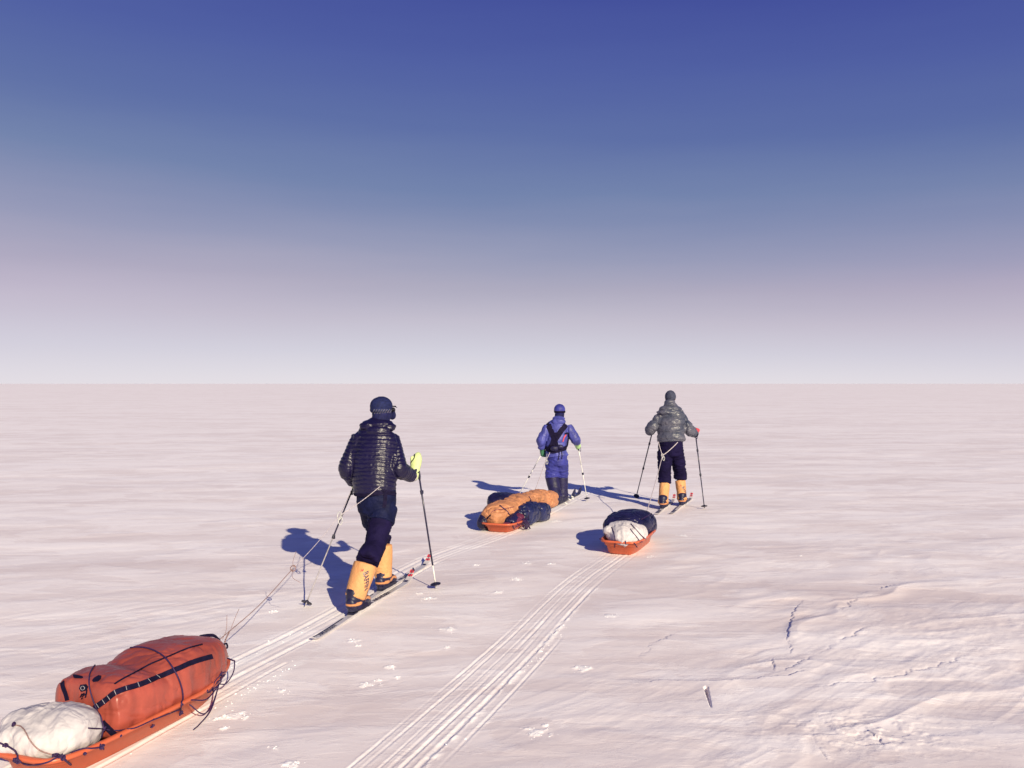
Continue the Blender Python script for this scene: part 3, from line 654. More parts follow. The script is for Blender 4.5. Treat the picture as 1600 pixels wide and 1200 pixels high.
def sleeve_parts(J, ra):
    ps = []
    for k in 'LR':
        ps.append((J['sh'+k], J['el'+k], ra[0], ra[1])); ps.append((J['el'+k], J['cf'+k], ra[1], ra[2]))
    return ps
def make_jacket(root, J, m, ra, spacing, puff, wr_amp, vox, collar, seam=.010, f=(14, 14, 40), extra=None):
    bm = bmesh.new(); fw, r = dirs(J['hd']); t = J['torso']
    loft(bm, [q[0] for q in t], [(q[1], q[2]) for q in t], side=r, seg=32, cap=.15)
    for k in 'LR':
        sh, el, cf = J['sh'+k], J['el'+k], J['cf'+k]
        loft(bm, [sh, sh.lerp(el, .5), el, el.lerp(cf, .5), cf], [ra[0], (ra[0]+ra[1])/2*1.02, ra[1]*1.05, (ra[1]+ra[2])/2, ra[2]], side=fw, seg=20, cap=.2)
    collar(bm)
    parts = sleeve_parts(J, ra); lo = np.array(t[0][0]); up = np.array(t[-1][0]); tw = np.mean([q[1] for q in t[:-2]]); td = np.mean([q[2] for q in t[:-2]])
    fwn = np.array(fw); rn = np.array(r)
    def dsp(co):
        rel = co-lo; ax = (up-lo); L = np.linalg.norm(ax); ax = ax/L; al = rel@ax
        dT = (np.sqrt(((rel@rn)/tw)**2+((rel@fwn-(al/L)*0)/td)**2)-1)*td*1.0
        best = np.full(len(co), 1e9); ph = np.zeros(len(co)); base = 0
        for i, (a, b, r0, r1) in enumerate(parts):
            d, tt = capd(co, a, b, r0, r1)
            if i % 2: tt = tt+(Vector(parts[i-1][1])-Vector(parts[i-1][0])).length
            k = d < best; best[k] = d[k]; ph[k] = tt[k]
        arm = best < dT
        p = np.where(arm, ph, al)/spacing
        wob = .34*fbm(co[:, 0]*6, co[:, 1]*6, co[:, 2]*5, s=8, o=3)
        sn = np.abs(np.sin(np.pi*(p+wob)))
        d = puff*(np.power(sn, .45)-.7)*(1+.7*noise(co[:, 0]*14, co[:, 1]*14, co[:, 2]*20, s=18))
        d += -seam*np.exp(-((best-dT)/.014)**2)*(np.linalg.norm(rel, axis=1) > .0)
        d += folds(co, wr_amp, f, 2)*(.35+sn)
        if extra: d += extra(co)
        return d
    o = fuse('jacket', bm, M[m], None, vox, 3, dsp); return add(root, o)
def make_trousers(root, J, m, rl, vox, name='trousers', amp=.008, bot='cu', pelvis=True, spacing=None):
    bm = bmesh.new(); fw, r = dirs(J['hd'])
    pv = J['pelvis']
    if pelvis: loft(bm, [pv+Vector((0, 0, .10))-fw*0, pv, pv-Vector((0, 0, .10))], [(rl[4], rl[5]), (rl[4]*1.02, rl[5]*1.05), (rl[4]*.92, rl[5]*.95)], side=r, seg=28, cap=.3)
    for k in 'LR':
        hp, kn, cu = J['hip'+k], J['kn'+k], J[bot+k]
        if bot == 'cu': loft(bm, [hp, hp.lerp(kn, .5), kn, kn.lerp(cu, .6), cu], [rl[0], (rl[0]+rl[1])/2, rl[1], rl[2], rl[3]], side=r, seg=24, cap=.1)
        else: loft(bm, [hp, hp.lerp(kn, .2), hp.lerp(kn, .42)], [rl[0], rl[1], rl[2]], side=r, seg=24, cap=.1)
    def dsp(c): return folds(c, amp, (5, 5, 17), 5)+folds(c, amp*.5, (12, 12, 26), 6)
    return add(root, fuse(name, bm, M[m], None, vox, 3, dsp))

# ---- skis and poles (held or stood on: things of their own)
def text_mesh(body, size, shear=0):
    cu = bpy.data.curves.new('t', 'FONT'); cu.body = body; cu.size = size; cu.shear = shear; cu.offset = size*.03
    to = bpy.data.objects.new('t', cu); COL.objects.link(to); dg = bpy.context.evaluated_depsgraph_get(); dg.update()
    me = bpy.data.meshes.new_from_object(to.evaluated_get(dg)); bpy.data.objects.remove(to); bpy.data.curves.remove(cu); return me
def make_ski(tail, tip, label, group, foot_d, text='AMUNDSEN', w=.066, top='skiw', base_z=.006, binding=True):
    tail = Vector(tail); tip = Vector(tip); d = (tip-tail); L = d.length; d.normalize(); r = Vector((d.y, -d.x, 0))
    z0 = max(gz(*(tail+d*(L*t)).xy) for t in (.05, .3, .5, .7, .9))+base_z
    root = empty('ski', (tail.x, tail.y, z0), label, 'ski', group)
    Mx = Matrix(((r.x, d.x, 0), (r.y, d.y, 0), (0, 0, 1))).to_4x4()
    def prof(t):
        y = t*L; z = .0
        if t > .88: z = .11*((t-.88)/.12)**1.9
        if t < .04: z = .014*((.04-t)/.04)**1.5
        ww = w*(1-.10*math.sin(math.pi*min(t/.88, 1)))
        if t > .9: ww *= math.sqrt(max(1-((t-.9)/.1)**2.2, .04))
        if t < .015: ww *= .75
        th = .007+.014*math.exp(-((t-.42)/.2)**2)
        return y, z, ww, th
    bm = bmesh.new(); rows = []
    for i in range(61):
        y, z, ww, th = prof(i/60)
        rows.append([bm.verts.new((k*ww/2, y, z+q)) for k, q in ((-1, 0), (-1, th*.8), (-.82, th), (.82, th), (1, th*.8), (1, 0))])
    for a, b in zip(rows, rows[1:]):
        for k in range(6): bm.faces.new((a[k], a[(k+1) % 6], b[(k+1) % 6], b[k]))
    bm.faces.new(rows[0][::-1]); bm.faces.new(rows[-1]); bmesh.ops.recalc_face_normals(bm, faces=bm.faces[:])
    o = obj('ski_blade', bm, M[top], None, smooth=False); o.data.transform(Mx); o.parent = root
    def onto(me, yfrom, name, m, side=1):
        me.transform(Matrix.Rotation(math.pi/2, 4, 'Z'))
        b = bmesh.new(); b.from_mesh(me); bmesh.ops.subdivide_edges(b, edges=[e for e in b.edges if e.calc_length() > .05], cuts=3); bmesh.ops.triangulate(b, faces=b.faces[:])
        for v in b.verts:
            yy = v.co.y+yfrom; y, z, ww, th = prof(min(max(yy/L, 0), 1)); v.co = Vector((v.co.x, yy, z+th+.0015))
        q = obj(name, b, M[m], None, smooth=False); q.data.transform(Mx); q.parent = o; return q
    def quad(x0, x1, y0, y1, n=8):
        b = bmesh.new(); vs = [[b.verts.new((x, y0+(y1-y0)*i/n, 0)) for x in (x0, x1)] for i in range(n+1)]
        for p, q in zip(vs, vs[1:]): b.faces.new((p[0], p[1], q[1], q[0]))
        me = bpy.data.meshes.new('q'); b.to_mesh(me); b.free(); me.transform(Matrix.Rotation(-math.pi/2, 4, 'Z')); return me
    if text:
        t = text_mesh(text, w*1.05, .25); t.transform(Matrix.Translation((0, -w*.34, 0))); onto(t, foot_d+.36, 'lettering', 'skid')
        t = text_mesh(text, w*.8, .25); t.transform(Matrix.Translation((0, -w*.26, 0))); onto(t, .10, 'lettering', 'skid')
        onto(quad(-w*.38, w*.38, foot_d+.20, foot_d+.32), 0, 'stripe', 'skid'); onto(quad(-w*.46, -w*.22, .05, foot_d-.22, 12), 0, 'stripe', 'skid')
        # red flag with a cross near the tip
        for a in ((-w*.36, -w*.10, L*.945, L*.96), (w*.04, w*.34, L*.945, L*.96), (-w*.36, -w*.10, L*.967, L*.985), (w*.04, w*.32, L*.967, L*.985)):
            onto(quad(*a, 2), 0, 'flag', 'skir')
        onto(quad(-w*.09, w*.03, L*.943, L*.987, 2), 0, 'flag_cross', 'skid')
        onto(quad(-w*.40, w*.2, L*.895, L*.915, 2), 0, 'flag', 'skid')
    if binding:
        b = bmesh.new(); y, z, ww, th = prof(foot_d/L)
        box(b, (0, foot_d+.10, th+.008), (w*1.15, .09, .018), bev=.004); box(b, (0, foot_d+.19, th+.012), (w*1.3, .06, .026), bev=.006); box(b, (0, foot_d-.08, th+.006), (w*1.0, .09, .014), bev=.003)
        tube(b, spl([(-w*.6, foot_d+.17, th+.02), (-w*.62, foot_d+.21, th+.045), (0, foot_d+.245, th+.05), (w*.62, foot_d+.21, th+.045), (w*.6, foot_d+.17, th+.02)], 5), .004)
        q = obj('binding', b, M['rubber'], None, smooth=False); q.data.transform(Mx); q.parent = root
    return root, th+.012, z0
def make_pole(tip, hand, label, group, shaft=('carbon', 'alu'), split=.62, r=.0085, grip_m='rubber', over=.10, colr=(.30, .62), strap=True):
    tip = Vector(tip); hand = Vector(hand); d = (hand-tip).normalized(); tip = Vector((tip.x, tip.y, gz(tip.x, tip.y)-.01)); L = (hand-tip).length+over; d = (hand-tip).normalized()
    root = empty('ski_pole', tip, label, 'ski pole', group)
    def pt(s): return d*s
    bm = bmesh.new(); tube(bm, [pt(.03), pt(L*split)], r*.8, 10); obj('lower_shaft', bm, M[shaft[1]], root)
    bm = bmesh.new(); tube(bm, [pt(L*split), pt(L-.12)], r, 10); obj('upper_shaft', bm, M[shaft[0]], root)
    bm = bmesh.new(); tube(bm, [pt(0), pt(.045)], [.002, r*.7], 8); obj('tip', bm, M['steel'], root)
    bm = bmesh.new(); tube(bm, [pt(L-.15), pt(L-.12), pt(L-.03), pt(L), pt(L+.012)], [r*1.2, .016, .015, .021, .014], 12); obj('grip', bm, M[grip_m], root)
    bm = bmesh.new(); c = Vector((0, 0, .055)) if False else pt(.065); n = 14; S = d.orthogonal().normalized(); V = d.cross(S)
    rings = [[bm.verts.new(c+(S*math.cos(2*math.pi*k/n)+V*math.sin(2*math.pi*k/n))*q*(1+.05*(k % 2))+d*z) for k in range(n)] for q, z in ((.008, .018), (.02, .008), (.048, .0), (.050, -.006), (.02, -.002), (.008, .004))]
    for a, b in zip(rings, rings[1:]):
        for k in range(n): bm.faces.new((a[k], a[(k+1) % n], b[(k+1) % n], b[k]))
    obj('basket', bm, M['rubber'], root, smooth=False)
    for q in colr:
        bm = bmesh.new(); tube(bm, [pt(L*q-.022), pt(L*q-.018), pt(L*q+.018), pt(L*q+.022)], [r, r*1.6, r*1.7, r], 10)
        box(bm, pt(L*q)+S*r*1.8, (.014, .012, .03), bev=.002); obj('clamp', bm, M['rubber'], root, smooth=False)
    if strap:
        bm = bmesh.new(); t = pt(L-.01); tube(bm, spl([t, t+S*.05-d*.05, t+S*.055-d*.13, t+S*.02-d*.16, t-d*.05-S*.01], 5), .004, 5); obj('wrist_strap', bm, M['black'], root)
    return root

# ================================================================== first skier, near left
def persA():
    hd = R(14.5); f, r = dirs(hd)
    J = dict(root=(-1.28, 7.85), hd=hd, hhd=R(32), s=1.03)
    J['pelvis'] = P(588, 782, 7.93); J['head'] = P(597, 641, 8.13); J['neck'] = P(594, 662, 8.08)
    J['torso'] = [(P(585, 772, 7.93), .195, .160), (P(585, 750, 7.94), .210, .170), (P(585, 722, 7.98), .225, .180), (P(586, 698, 8.02), .232, .175), (P(587, 683, 8.04), .215, .155), (P(589, 670, 8.06), .150, .125), (P(593, 660, 8.08), .09, .10)]
    J['shL'] = P(564, 683, 8.0); J['elL'] = P(544, 732, 7.96); J['cfL'] = P(552, 752, 8.12); J['wrL'] = P(553, 754, 8.16); J['hdL'] = P(557, 757, 8.34)-P(552, 752, 8.16)
    J['shR'] = P(609, 685, 8.06); J['elR'] = P(622, 732, 7.92); J['cfR'] = P(643, 744, 8.10); J['wrR'] = P(645, 742, 8.13); J['hdR'] = P(652, 712, 8.25)-P(646, 742, 8.15)
    J['hipL'] = P(582, 792, 8.0); J['knL'] = P(592, 843, 8.28); J['anL'] = P(598, 905, 8.22); J['cuL'] = P(596, 848, 8.24)
    J['hipR'] = P(600, 792, 7.92); J['knR'] = P(587, 850, 7.72); J['anR'] = P(563, 940, 7.42); J['cuR'] = P(574, 876, 7.56)
    root = build_person('person', J, 'skier in glossy black down jacket, navy shorts and yellow boots, nearest the camera')
    def collar(bm):
        ell(bm, P(590, 662, 8.03), (.15, .115, .045), Matrix.Rotation(-hd, 3, 'Z')); ell(bm, P(576, 666, 7.98), (.085, .07, .05)); ell(bm, P(606, 667, 7.99), (.075, .065, .045)); ell(bm, P(590, 674, 7.93), (.11, .05, .05))
    jk = make_jacket(root, J, 'down_black', (.090, .086, .060), .038, .0055, .007, .006, collar, seam=.008, f=(16, 16, 34))
    # white cuff edge
    c = J['cfR']; d = (J['cfR']-J['elR']).normalized(); bm = bmesh.new(); loft(bm, [c+d*.012, c+d*.026], [.052, .050], seg=16, n=1, cap=.1); add(root, obj('cuff', bm, M['whitecord']))
    tr = make_trousers(root, J, 'trouser', (.118, .094, .100, .108, .165, .135), .009, amp=.018)
    sh = make_trousers(root, J, 'shorts', (.128, .122, .126, 0, .182, .148), .009, name='shorts', amp=.011, bot='kn')
    tr.location.z += 0
    # boots on the skis
    fR = Vector((-1.315, 7.43, 0)); fL = Vector((-1.235, 8.27, 0))
    skR, hR, zR = make_ski((-1.545, 6.66, 0), (-1.005, 8.80, 0), 'nearest pale ski with dark lettering under the black-jacketed skier, its tail pointing at the camera', 'skis of the near skier', .80)
    skL, hL, zL = make_ski((-1.425, 7.50, 0), (-.905, 9.58, 0), 'pale ski with dark lettering that reaches furthest ahead of the black-jacketed skier', 'skis of the near skier', .80)
    def on(tail, tip, foot):
        a = Vector(tail); b = Vector(tip); d = (b-a).normalized(); p = a+d*(.80); return p, math.atan2(d.x, d.y)
    pR, aR = on((-1.545, 6.66, 0), (-1.005, 8.80, 0), fR); pL, aL = on((-1.425, 7.50, 0), (-.905, 9.58, 0), fL)
    pR.z = zR+hR+.012; pL.z = zL+hL+.004
    make_boot(root, pR, aR, P(571, 882, 7.50), .104, dict(boot='boot', shaft='yellow'), text=('BAFFIN', .060, .38, .240, R(-66), 1))
    make_boot(root, pL, aL, P(597, 852, 8.25), .098, dict(boot='boot', shaft='yellow'))
    # hat, face cover, glasses
    H = J['head']; hf, hr = dirs(J['hhd']); Mx = Matrix(((hr.x, hf.x, 0), (hr.y, hf.y, 0), (0, 0, 1)))
    bm = bmesh.new(); ell(bm, H+Mx @ Vector((0, -.012, .040)), (.100, .116, .092), Mx, 28); ell(bm, H+Mx @ Vector((0, -.02, .005)), (.097, .108, .05), Mx, 28)
    add(root, fuse('cap', bm, M['cap'], None, .006, 3, lambda c: folds(c, .003, (25, 25, 25), 3)))
    bm = bmesh.new(); b0 = [Vector((math.sin(a)*.085, .085+math.cos(a)*.055, .035-abs(math.sin(a))*.01)) for a in np.linspace(-1.4, 1.4, 12)]
    b1 = [Vector((math.sin(a)*.095, .085, .042)) for a in np.linspace(-1.4, 1.4, 12)]
    for z in (0,): 
        t1 = [bm.verts.new(H+Mx @ (v+Vector((0, .02, 0)))) for v in b0]; t2 = [bm.verts.new(H+Mx @ v) for v in b1]
        t3 = [bm.verts.new(H+Mx @ (v+Vector((0, .02, -.006)))) for v in b0]; t4 = [bm.verts.new(H+Mx @ (v+Vector((0, 0, -.006)))) for v in b1]
        for i in range(11):
            bm.faces.new((t1[i], t1[i+1], t2[i+1], t2[i])); bm.faces.new((t3[i], t4[i], t4[i+1], t3[i+1])); bm.faces.new((t1[i], t3[i], t3[i+1], t1[i+1]))
    add(root, obj('cap_peak', bm, M['cap'], smooth=False))
    bm = bmesh.new(); loft(bm, [J['neck']+Vector((0, -.0, -.03)), J['neck'].lerp(H, .5), H+Vector((0, 0, -.03)), H+Vector((0, 0, .012))], [(.088, .09), (.083, .092), (.088, .102), (.086, .098)], side=hr, seg=24, cap=.2)
    add(root, fuse('neck_gaiter', bm, M['fleece'], None, .006, 2, lambda c: folds(c, .005, (16, 16, 40), 7)))
    bv = bvh(*[q for q in root.children if q.name.startswith(('neck_gaiter', 'cap'))]); bm = bmesh.new()
    for k in range(9):
        x0 = 581+k*4; hs = lay(bv, [(x0, 647-k*.3), (x0+2.4, 643-k*.3), (x0+4.2, 639.5)], .001, 3)
        if len(hs) > 3: ribbon(bm, hs, .0022, .0008)
    add(root, obj('printed_band', bm, M['grey'], smooth=False))
    bm = bmesh.new(); tube(bm, spl([H+Mx @ Vector((.083, -.02, .008)), H+Mx @ Vector((.086, .05, .008)), H+Mx @ Vector((.070, .105, .005))], 4), .0035)
    tube(bm, spl([H+Mx @ Vector((-.083, -.02, .008)), H+Mx @ Vector((-.086, .05, .008)), H+Mx @ Vector((-.070, .105, .005))], 4), .0035)
    for k in (-1, 1): ell(bm, H+Mx @ Vector((k*.036, .112, .002)), (.034, .010, .024), Mx)
    add(root, obj('sunglasses', bm, M['lens']))
    bm = bmesh.new(); ell(bm, H+Mx @ Vector((.02, .125, -.05)), (.045, .02, .045), Mx); ell(bm, H+Mx @ Vector((.045, .120, -.02)), (.014, .014, .02), Mx)
    add(root, fuse('face_mask', bm, M['fleece'], None, .005, 2))
    # mittens
    mR = make_mitten('mitten', root, P(647, 743, 8.16), P(652, 709, 8.24), r, .054, .042, 'lime', (-.035, .0, .055))
    bv = bvh(mR); bm = bmesh.new()
    p1 = lay(bv, [(641, 725), (644, 720), (647, 716), (648.5, 708)], .002, 5)
    if len(p1) > 2: ribbon(bm, p1, .009, .0015)
    p1 = lay(bv, [(652.5, 739), (657, 735), (659, 734)], .002, 4)
    if len(p1) > 2: ribbon(bm, p1, .010, .0015)
    add(root, obj('mitten_trim', bm, M['black'], smooth=False)).parent = mR; 
    make_mitten('mitten', root, J['wrL'], P(557, 758, 8.34), Vector((0, 0, 1)), .052, .040, 'lime', (.02, .02, .04))
    # harness belt and pocket flap
    bv = bvh(sh, tr, jk); bm = bmesh.new()
    for w_, pts in ((.034, [(601, 766), (602, 778), (600, 793)]), (.02, [(596, 765), (608, 768), (618, 770)])):
        q = lay(bv, pts, .004, 5)
        if len(q) > 2: ribbon(bm, q, w_, .002)
    q = lay(bv, [(548, 771), (560, 773), (575, 773), (590, 771), (606, 770), (618, 772)], .006, 6)
    if len(q) > 2: ribbon(bm, q, .028, .003)
    add(root, obj('hip_belt', bm, M['black'], smooth=False))
    # poles
    make_pole(G(475, 950), P(554, 757, 8.30), 'ski pole, dark above and bright below, planted left of the near skier', 'poles of the near skier', split=.52, colr=(.52, .86), shaft=('carbon', 'grey'), r=.0075)
    make_pole(G(682, 920.5), P(653.5, 735, 8.22), 'dark ski pole under the lime mitten, right of the near skier', 'poles of the near skier', split=.20, over=.06, colr=(.78,), strap=False)
    return J
JA = persA()

# ================================================================== second skier, blue suit, middle
def persB():
    hd = R(17); f, r = dirs(hd); Y0 = 14.25
    q = lambda x, y, d=0: P(x, y, Y0+d)
    J = dict(root=(.80, 14.25), hd=hd, hhd=R(14), s=.95)
    J['pelvis'] = q(870, 716, -.02); J['head'] = q(874.5, 643, .12); J['neck'] = q(873, 656, .06)
    J['torso'] = [(q(870, 713, -.02), .192, .168), (q(869, 703, -.01), .168, .15), (q(869, 688, .0), .185, .155), (q(870, 675, .02), .195, .145), (q(871, 664, .04), .185, .13), (q(872, 658, .05), .10, .10), (q(873, 653, .06), .075, .09)]
    J['shL'] = q(857, 667, .0); J['elL'] = q(845.5, 689, -.05); J['cfL'] = q(846.5, 700, .02); J['wrL'] = q(847, 702, .03); J['hdL'] = q(848, 710, .10)-q(847, 702, .03)
    J['shR'] = q(887, 667, .02); J['elR'] = q(899, 686, -.04); J['cfR'] = q(902, 691, .16); J['wrR'] = q(902, 692, .17); J['hdR'] = q(903, 696, .32)-q(902, 692, .17)
    J['hipL'] = q(864, 722, -.02); J['knL'] = q(862.5, 744, .02); J['anL'] = q(868, 782, -.05); J['cuL'] = q(863, 751, .0)
    J['hipR'] = q(876, 722, .0); J['knR'] = q(877.5, 743, .14); J['anR'] = q(876, 774, .25); J['cuR'] = q(877, 744, .14)
    root = build_person('person', J, 'skier in blue shell suit with black crossed harness, middle of the three')
    def collar(bm): ell(bm, q(873, 654, .02), (.105, .095, .05)); ell(bm, q(873, 659, -.06), (.11, .05, .06))
    jk = make_jacket(root, J, 'blue', (.080, .076, .058), .11, .003, .017, .008, collar, f=(12, 12, 9))
    tr = make_trousers(root, J, 'bluep', (.122, .108, .100, .096, .162, .142), .009, amp=.028)
    # skis
    t1 = (.52, 13.45, 0); p1 = (1.13, 15.35, 0); t2 = (.62, 13.75, 0); p2 = (1.26, 15.65, 0)
    s1, h1, z1 = make_ski(t1, p1, 'dark ski under the left boot of the skier in blue, behind the amber bag', 'skis of the blue skier', .72, text=None, top='skid')
    s2, h2, z2 = make_ski(t2, p2, 'dark ski under the right boot of the skier in blue', 'skis of the blue skier', .72, text=None, top='skid')
    for t, p, h_, z_, top, rs in ((t1, p1, h1, z1, J['knL'], .112), (t2, p2, h2, z2, J['knR'], .108)):
        a = Vector(t); b = Vector(p); d = (b-a).normalized(); c = a+d*.72; c.z = z_+h_
        make_boot(root, c, math.atan2(d.x, d.y), top+Vector((0, 0, -.02)), rs, dict(boot='darkb', shaft='darkb'), stripe=False, low=.08)
    # curved tips of overshoes: pale binding marks
    bm = bmesh.new()
    for x, y, z in ((.95, 14.15, .09), (1.02, 14.35, .08), (1.0, 14.2, .13), (.88, 14.0, .05)): box(bm, (x, y, z), (.05, .02, .014), Matrix.Rotation(.5, 3, 'Y'), .003)
    add(root, obj('boot_buckle', bm, M['alu'], smooth=False))
    H = J['head']; hf, hr = dirs(J['hhd']); Mx = Matrix(((hr.x, hf.x, 0), (hr.y, hf.y, 0), (0, 0, 1)))
    bm = bmesh.new(); ell(bm, H+Mx @ Vector((0, -.01, .030)), (.094, .110, .098), Mx, 28); add(root, fuse('cap', bm, M['bluep'], None, .007, 2, lambda c: folds(c, .004, (20, 20, 20), 3)))
    bm = bmesh.new(); loft(bm, [H+Vector((0, -.01, -.018)), H+Vector((0, -.01, .012))], [(.095, .110), (.095, .110)], side=hr, seg=28, n=1, cap=.1); add(root, obj('goggle_strap', bm, M['black']))
    bm = bmesh.new(); loft(bm, [J['neck']+Vector((0, 0, -.02)), H+Vector((0, 0, -.04)), H+Vector((0, 0, .0))], [(.08, .085), (.078, .09), (.08, .092)], side=hr, seg=24, cap=.2); add(root, obj('balaclava', bm, M['fleece']))
    bm = bmesh.new(); ell(bm, H+Mx @ Vector((0, .092, .008)), (.078, .03, .036), Mx, 20); add(root, obj('goggles', bm, M['lens']))
    make_mitten('mitten', root, J['wrL'], q(849, 712, .10), f, .052, .042, 'green', (.05, .01, .01))
    make_mitten('mitten', root, J['wrR'], q(903.5, 699, .30), r, .05, .042, 'mint', (-.03, .0, .03))
    # crossed black harness, belt with pouch, red tab
    bv = bvh(jk, tr); bm = bmesh.new()
    for pts, w_ in (([(856, 656), (857, 664), (862, 675), (866, 686), (869, 697), (870, 704)], .085), ([(887, 656), (884, 664), (877, 673), (870, 684), (863, 695), (858, 703)], .085), ([(868, 676), (866, 688), (862, 704)], .10)):
        p = lay(bv, pts, .007, 6)
        if len(p) > 2: ribbon(bm, p, w_, .004)
    add(root, obj('harness_strap', bm, M['black'], smooth=False))
    bm = bmesh.new(); p = lay(bv, [(853.5, 700), (860, 704), (868, 705), (877, 702), (886, 699)], .012, 6); ribbon(bm, p, .07, .006); add(root, obj('hip_belt', bm, M['black'], smooth=False))
    bm = bmesh.new(); ell(bm, q(866, 701, -.19), (.07, .035, .045)); ell(bm, q(875, 698, -.19), (.06, .035, .035)); add(root, fuse('hip_pouch', bm, M['darkb'], None, .007, 2, lambda c: folds(c, .006, (20, 20, 20), 3)))
    bm = bmesh.new(); p = lay(bv, [(879, 690), (881, 684), (884, 679)], .008, 5); ribbon(bm, p, .018, .003); add(root, obj('red_tab', bm, M['red'], smooth=False))
    bm = bmesh.new(); p = lay(bv, [(882, 678), (887, 677), (889, 682), (888.5, 692), (888, 697), (884, 697)], .008, 6); ribbon(bm, p, .026, .003); add(root, obj('side_strap', bm, M['black'], smooth=False))
    bm = bmesh.new()
    for pts in ([(873, 702), (873.5, 711), (872, 719)], [(877, 703), (878, 713), (876.5, 717)]):
        p = lay(bv, pts, .006, 5); ribbon(bm, p, .014, .002)
    add(root, obj('strap_end', bm, M['black'], smooth=False))
    make_pole(G(805, 782), P(847.5, 707, Y0+.05), 'white ski pole in the green left mitten of the skier in blue', 'poles of the blue skier', shaft=('alu', 'alu'), r=.009, colr=(.47,), over=.10)
    make_pole(G(918, 783), P(903, 696, Y0+.26), 'white ski pole right of the skier in blue', 'poles of the blue skier', shaft=('alu', 'alu'), r=.009, colr=(.47,), over=.06)
    return J
JB = persB()

# ================================================================== third skier, grey down jacket, right
def persC():
    hd = R(19); f, r = dirs(hd); Y0 = 13.85
    q = lambda x, y, d=0: P(x, y, Y0+d)
    J = dict(root=(2.56, 13.9), hd=hd, hhd=R(10), s=1.0)
    J['pelvis'] = q(1048, 700, -.02); J['head'] = q(1047.5, 622, .20); J['neck'] = q(1047.5, 637, .12)
    J['torso'] = [(q(1049, 690, -.02), .225, .175), (q(1048.5, 680, .0), .218, .175), (q(1048, 668, .03), .222, .175), (q(1048, 656, .06), .235, .17), (q(1047.5, 647, .09), .222, .145), (q(1047.5, 638, .11), .14, .115), (q(1047.5, 632, .12), .10, .10)]
    J['shL'] = q(1033, 652, .06); J['elL'] = q(1016.5, 671, .05); J['cfL'] = q(1018, 670, .26); J['wrL'] = q(1018.5, 669, .28); J['hdL'] = q(1020, 664, .40)-q(1018.5, 669, .28)
    J['shR'] = q(1063, 652, .10); J['elR'] = q(1075.5, 671, .0); J['cfR'] = q(1084, 677, .20); J['wrR'] = q(1085, 677, .23); J['hdR'] = q(1088, 674, .36)-q(1085, 677, .23)
    J['hipL'] = q(1039, 706, -.03); J['knL'] = q(1038.5, 742, .02); J['anL'] = q(1038, 788, -.05); J['cuL'] = q(1038, 754, .0)
    J['hipR'] = q(1057, 706, .0); J['knR'] = q(1063, 740, .22); J['anR'] = q(1064, 780, .32); J['cuR'] = q(1062.5, 748, .22)
    root = build_person('person', J, 'skier in grey puffy jacket, dark trousers and yellow boots, rightmost of three')
    def collar(bm):
        ell(bm, q(1047.5, 640, .04), (.185, .12, .065)); ell(bm, q(1047, 631, .06), (.10, .095, .065)); ell(bm, q(1048, 644, -.02), (.19, .07, .05))
        ell(bm, q(1061, 644, .03), (.085, .06, .04)); ell(bm, q(1034, 644, .03), (.085, .06, .04))
    jk = make_jacket(root, J, 'olive', (.092, .086, .066), .125, .026, .010, .008, collar, seam=.010, f=(8, 8, 18))
    tr = make_trousers(root, J, 'trouser', (.120, .100, .100, .106, .19, .15), .010, amp=.024)
    t1 = (2.19, 13.05, 0); p1 = (2.80, 14.75, 0); t2 = (2.43, 13.1, 0); p2 = (3.14, 14.95, 0)
    s1, h1, z1 = make_ski(t1, p1, 'pale ski with red tip under the left boot of the grey-jacketed skier', 'skis of the grey skier', .66)
    s2, h2, z2 = make_ski(t2, p2, 'pale ski with red tip under the right boot of the grey-jacketed skier', 'skis of the grey skier', 1.0)
    for t, p, h_, z_, fd, top, tx in ((t1, p1, h1, z1, .66, q(1038.5, 757, -.02), None), (t2, p2, h2, z2, 1.0, q(1063, 751, .22), ('BAFFIN', .062, .35, .22, R(-66), 1))):
        a = Vector(t); b = Vector(p); d = (b-a).normalized(); c = a+d*fd; c.z = z_+h_
        make_boot(root, c, math.atan2(d.x, d.y), top, .084, dict(boot='boot', shaft='yellow'), text=tx, sc_=.95, low=.07)
    H = J['head']; hf, hr = dirs(J['hhd']); Mx = Matrix(((hr.x, hf.x, 0), (hr.y, hf.y, 0), (0, 0, 1)))
    bm = bmesh.new(); ell(bm, H+Mx @ Vector((0, -.01, .024)), (.090, .108, .104), Mx, 28); add(root, fuse('cap', bm, M['hatc'], None, .007, 2, lambda c: folds(c, .004, (20, 20, 20), 3)))
    bm = bmesh.new(); ell(bm, H+Mx @ Vector((0, .092, .008)), (.075, .03, .034), Mx, 20); add(root, obj('goggles', bm, M['lens']))
    make_mitten('mitten', root, J['wrL'], q(1020, 665, .38), r, .05, .042, 'red', (.02, .0, .04))
    mr = make_mitten('mitten', root, q(1085, 678, .22), q(1088.5, 672, .36), Vector((0, 0, 1)), .058, .040, 'red', (-.02, .0, .05))
    bm = bmesh.new(); c = q(1084.3, 677, .20); d = (J['cfR']-J['elR']).normalized(); loft(bm, [c-d*.01, c+d*.05], [.066, .062], seg=16, n=2, cap=.1); add(root, obj('glove_cuff', bm, M['black']))
    make_pole(G(993.5, 777), P(1020, 672, Y0+.36), 'black ski pole planted left of the grey-jacketed skier', 'poles of the grey skier', shaft=('carbon', 'carbon'), split=.4, colr=(.42, .75), over=.12, r=.010)
    make_pole(G(1101, 796), P(1087, 680, Y0+.28), 'black ski pole planted right of the grey-jacketed skier', 'poles of the grey skier', shaft=('carbon', 'carbon'), split=.4, colr=(.42, .72), over=.12, r=.010)
    return J
JC = persC()

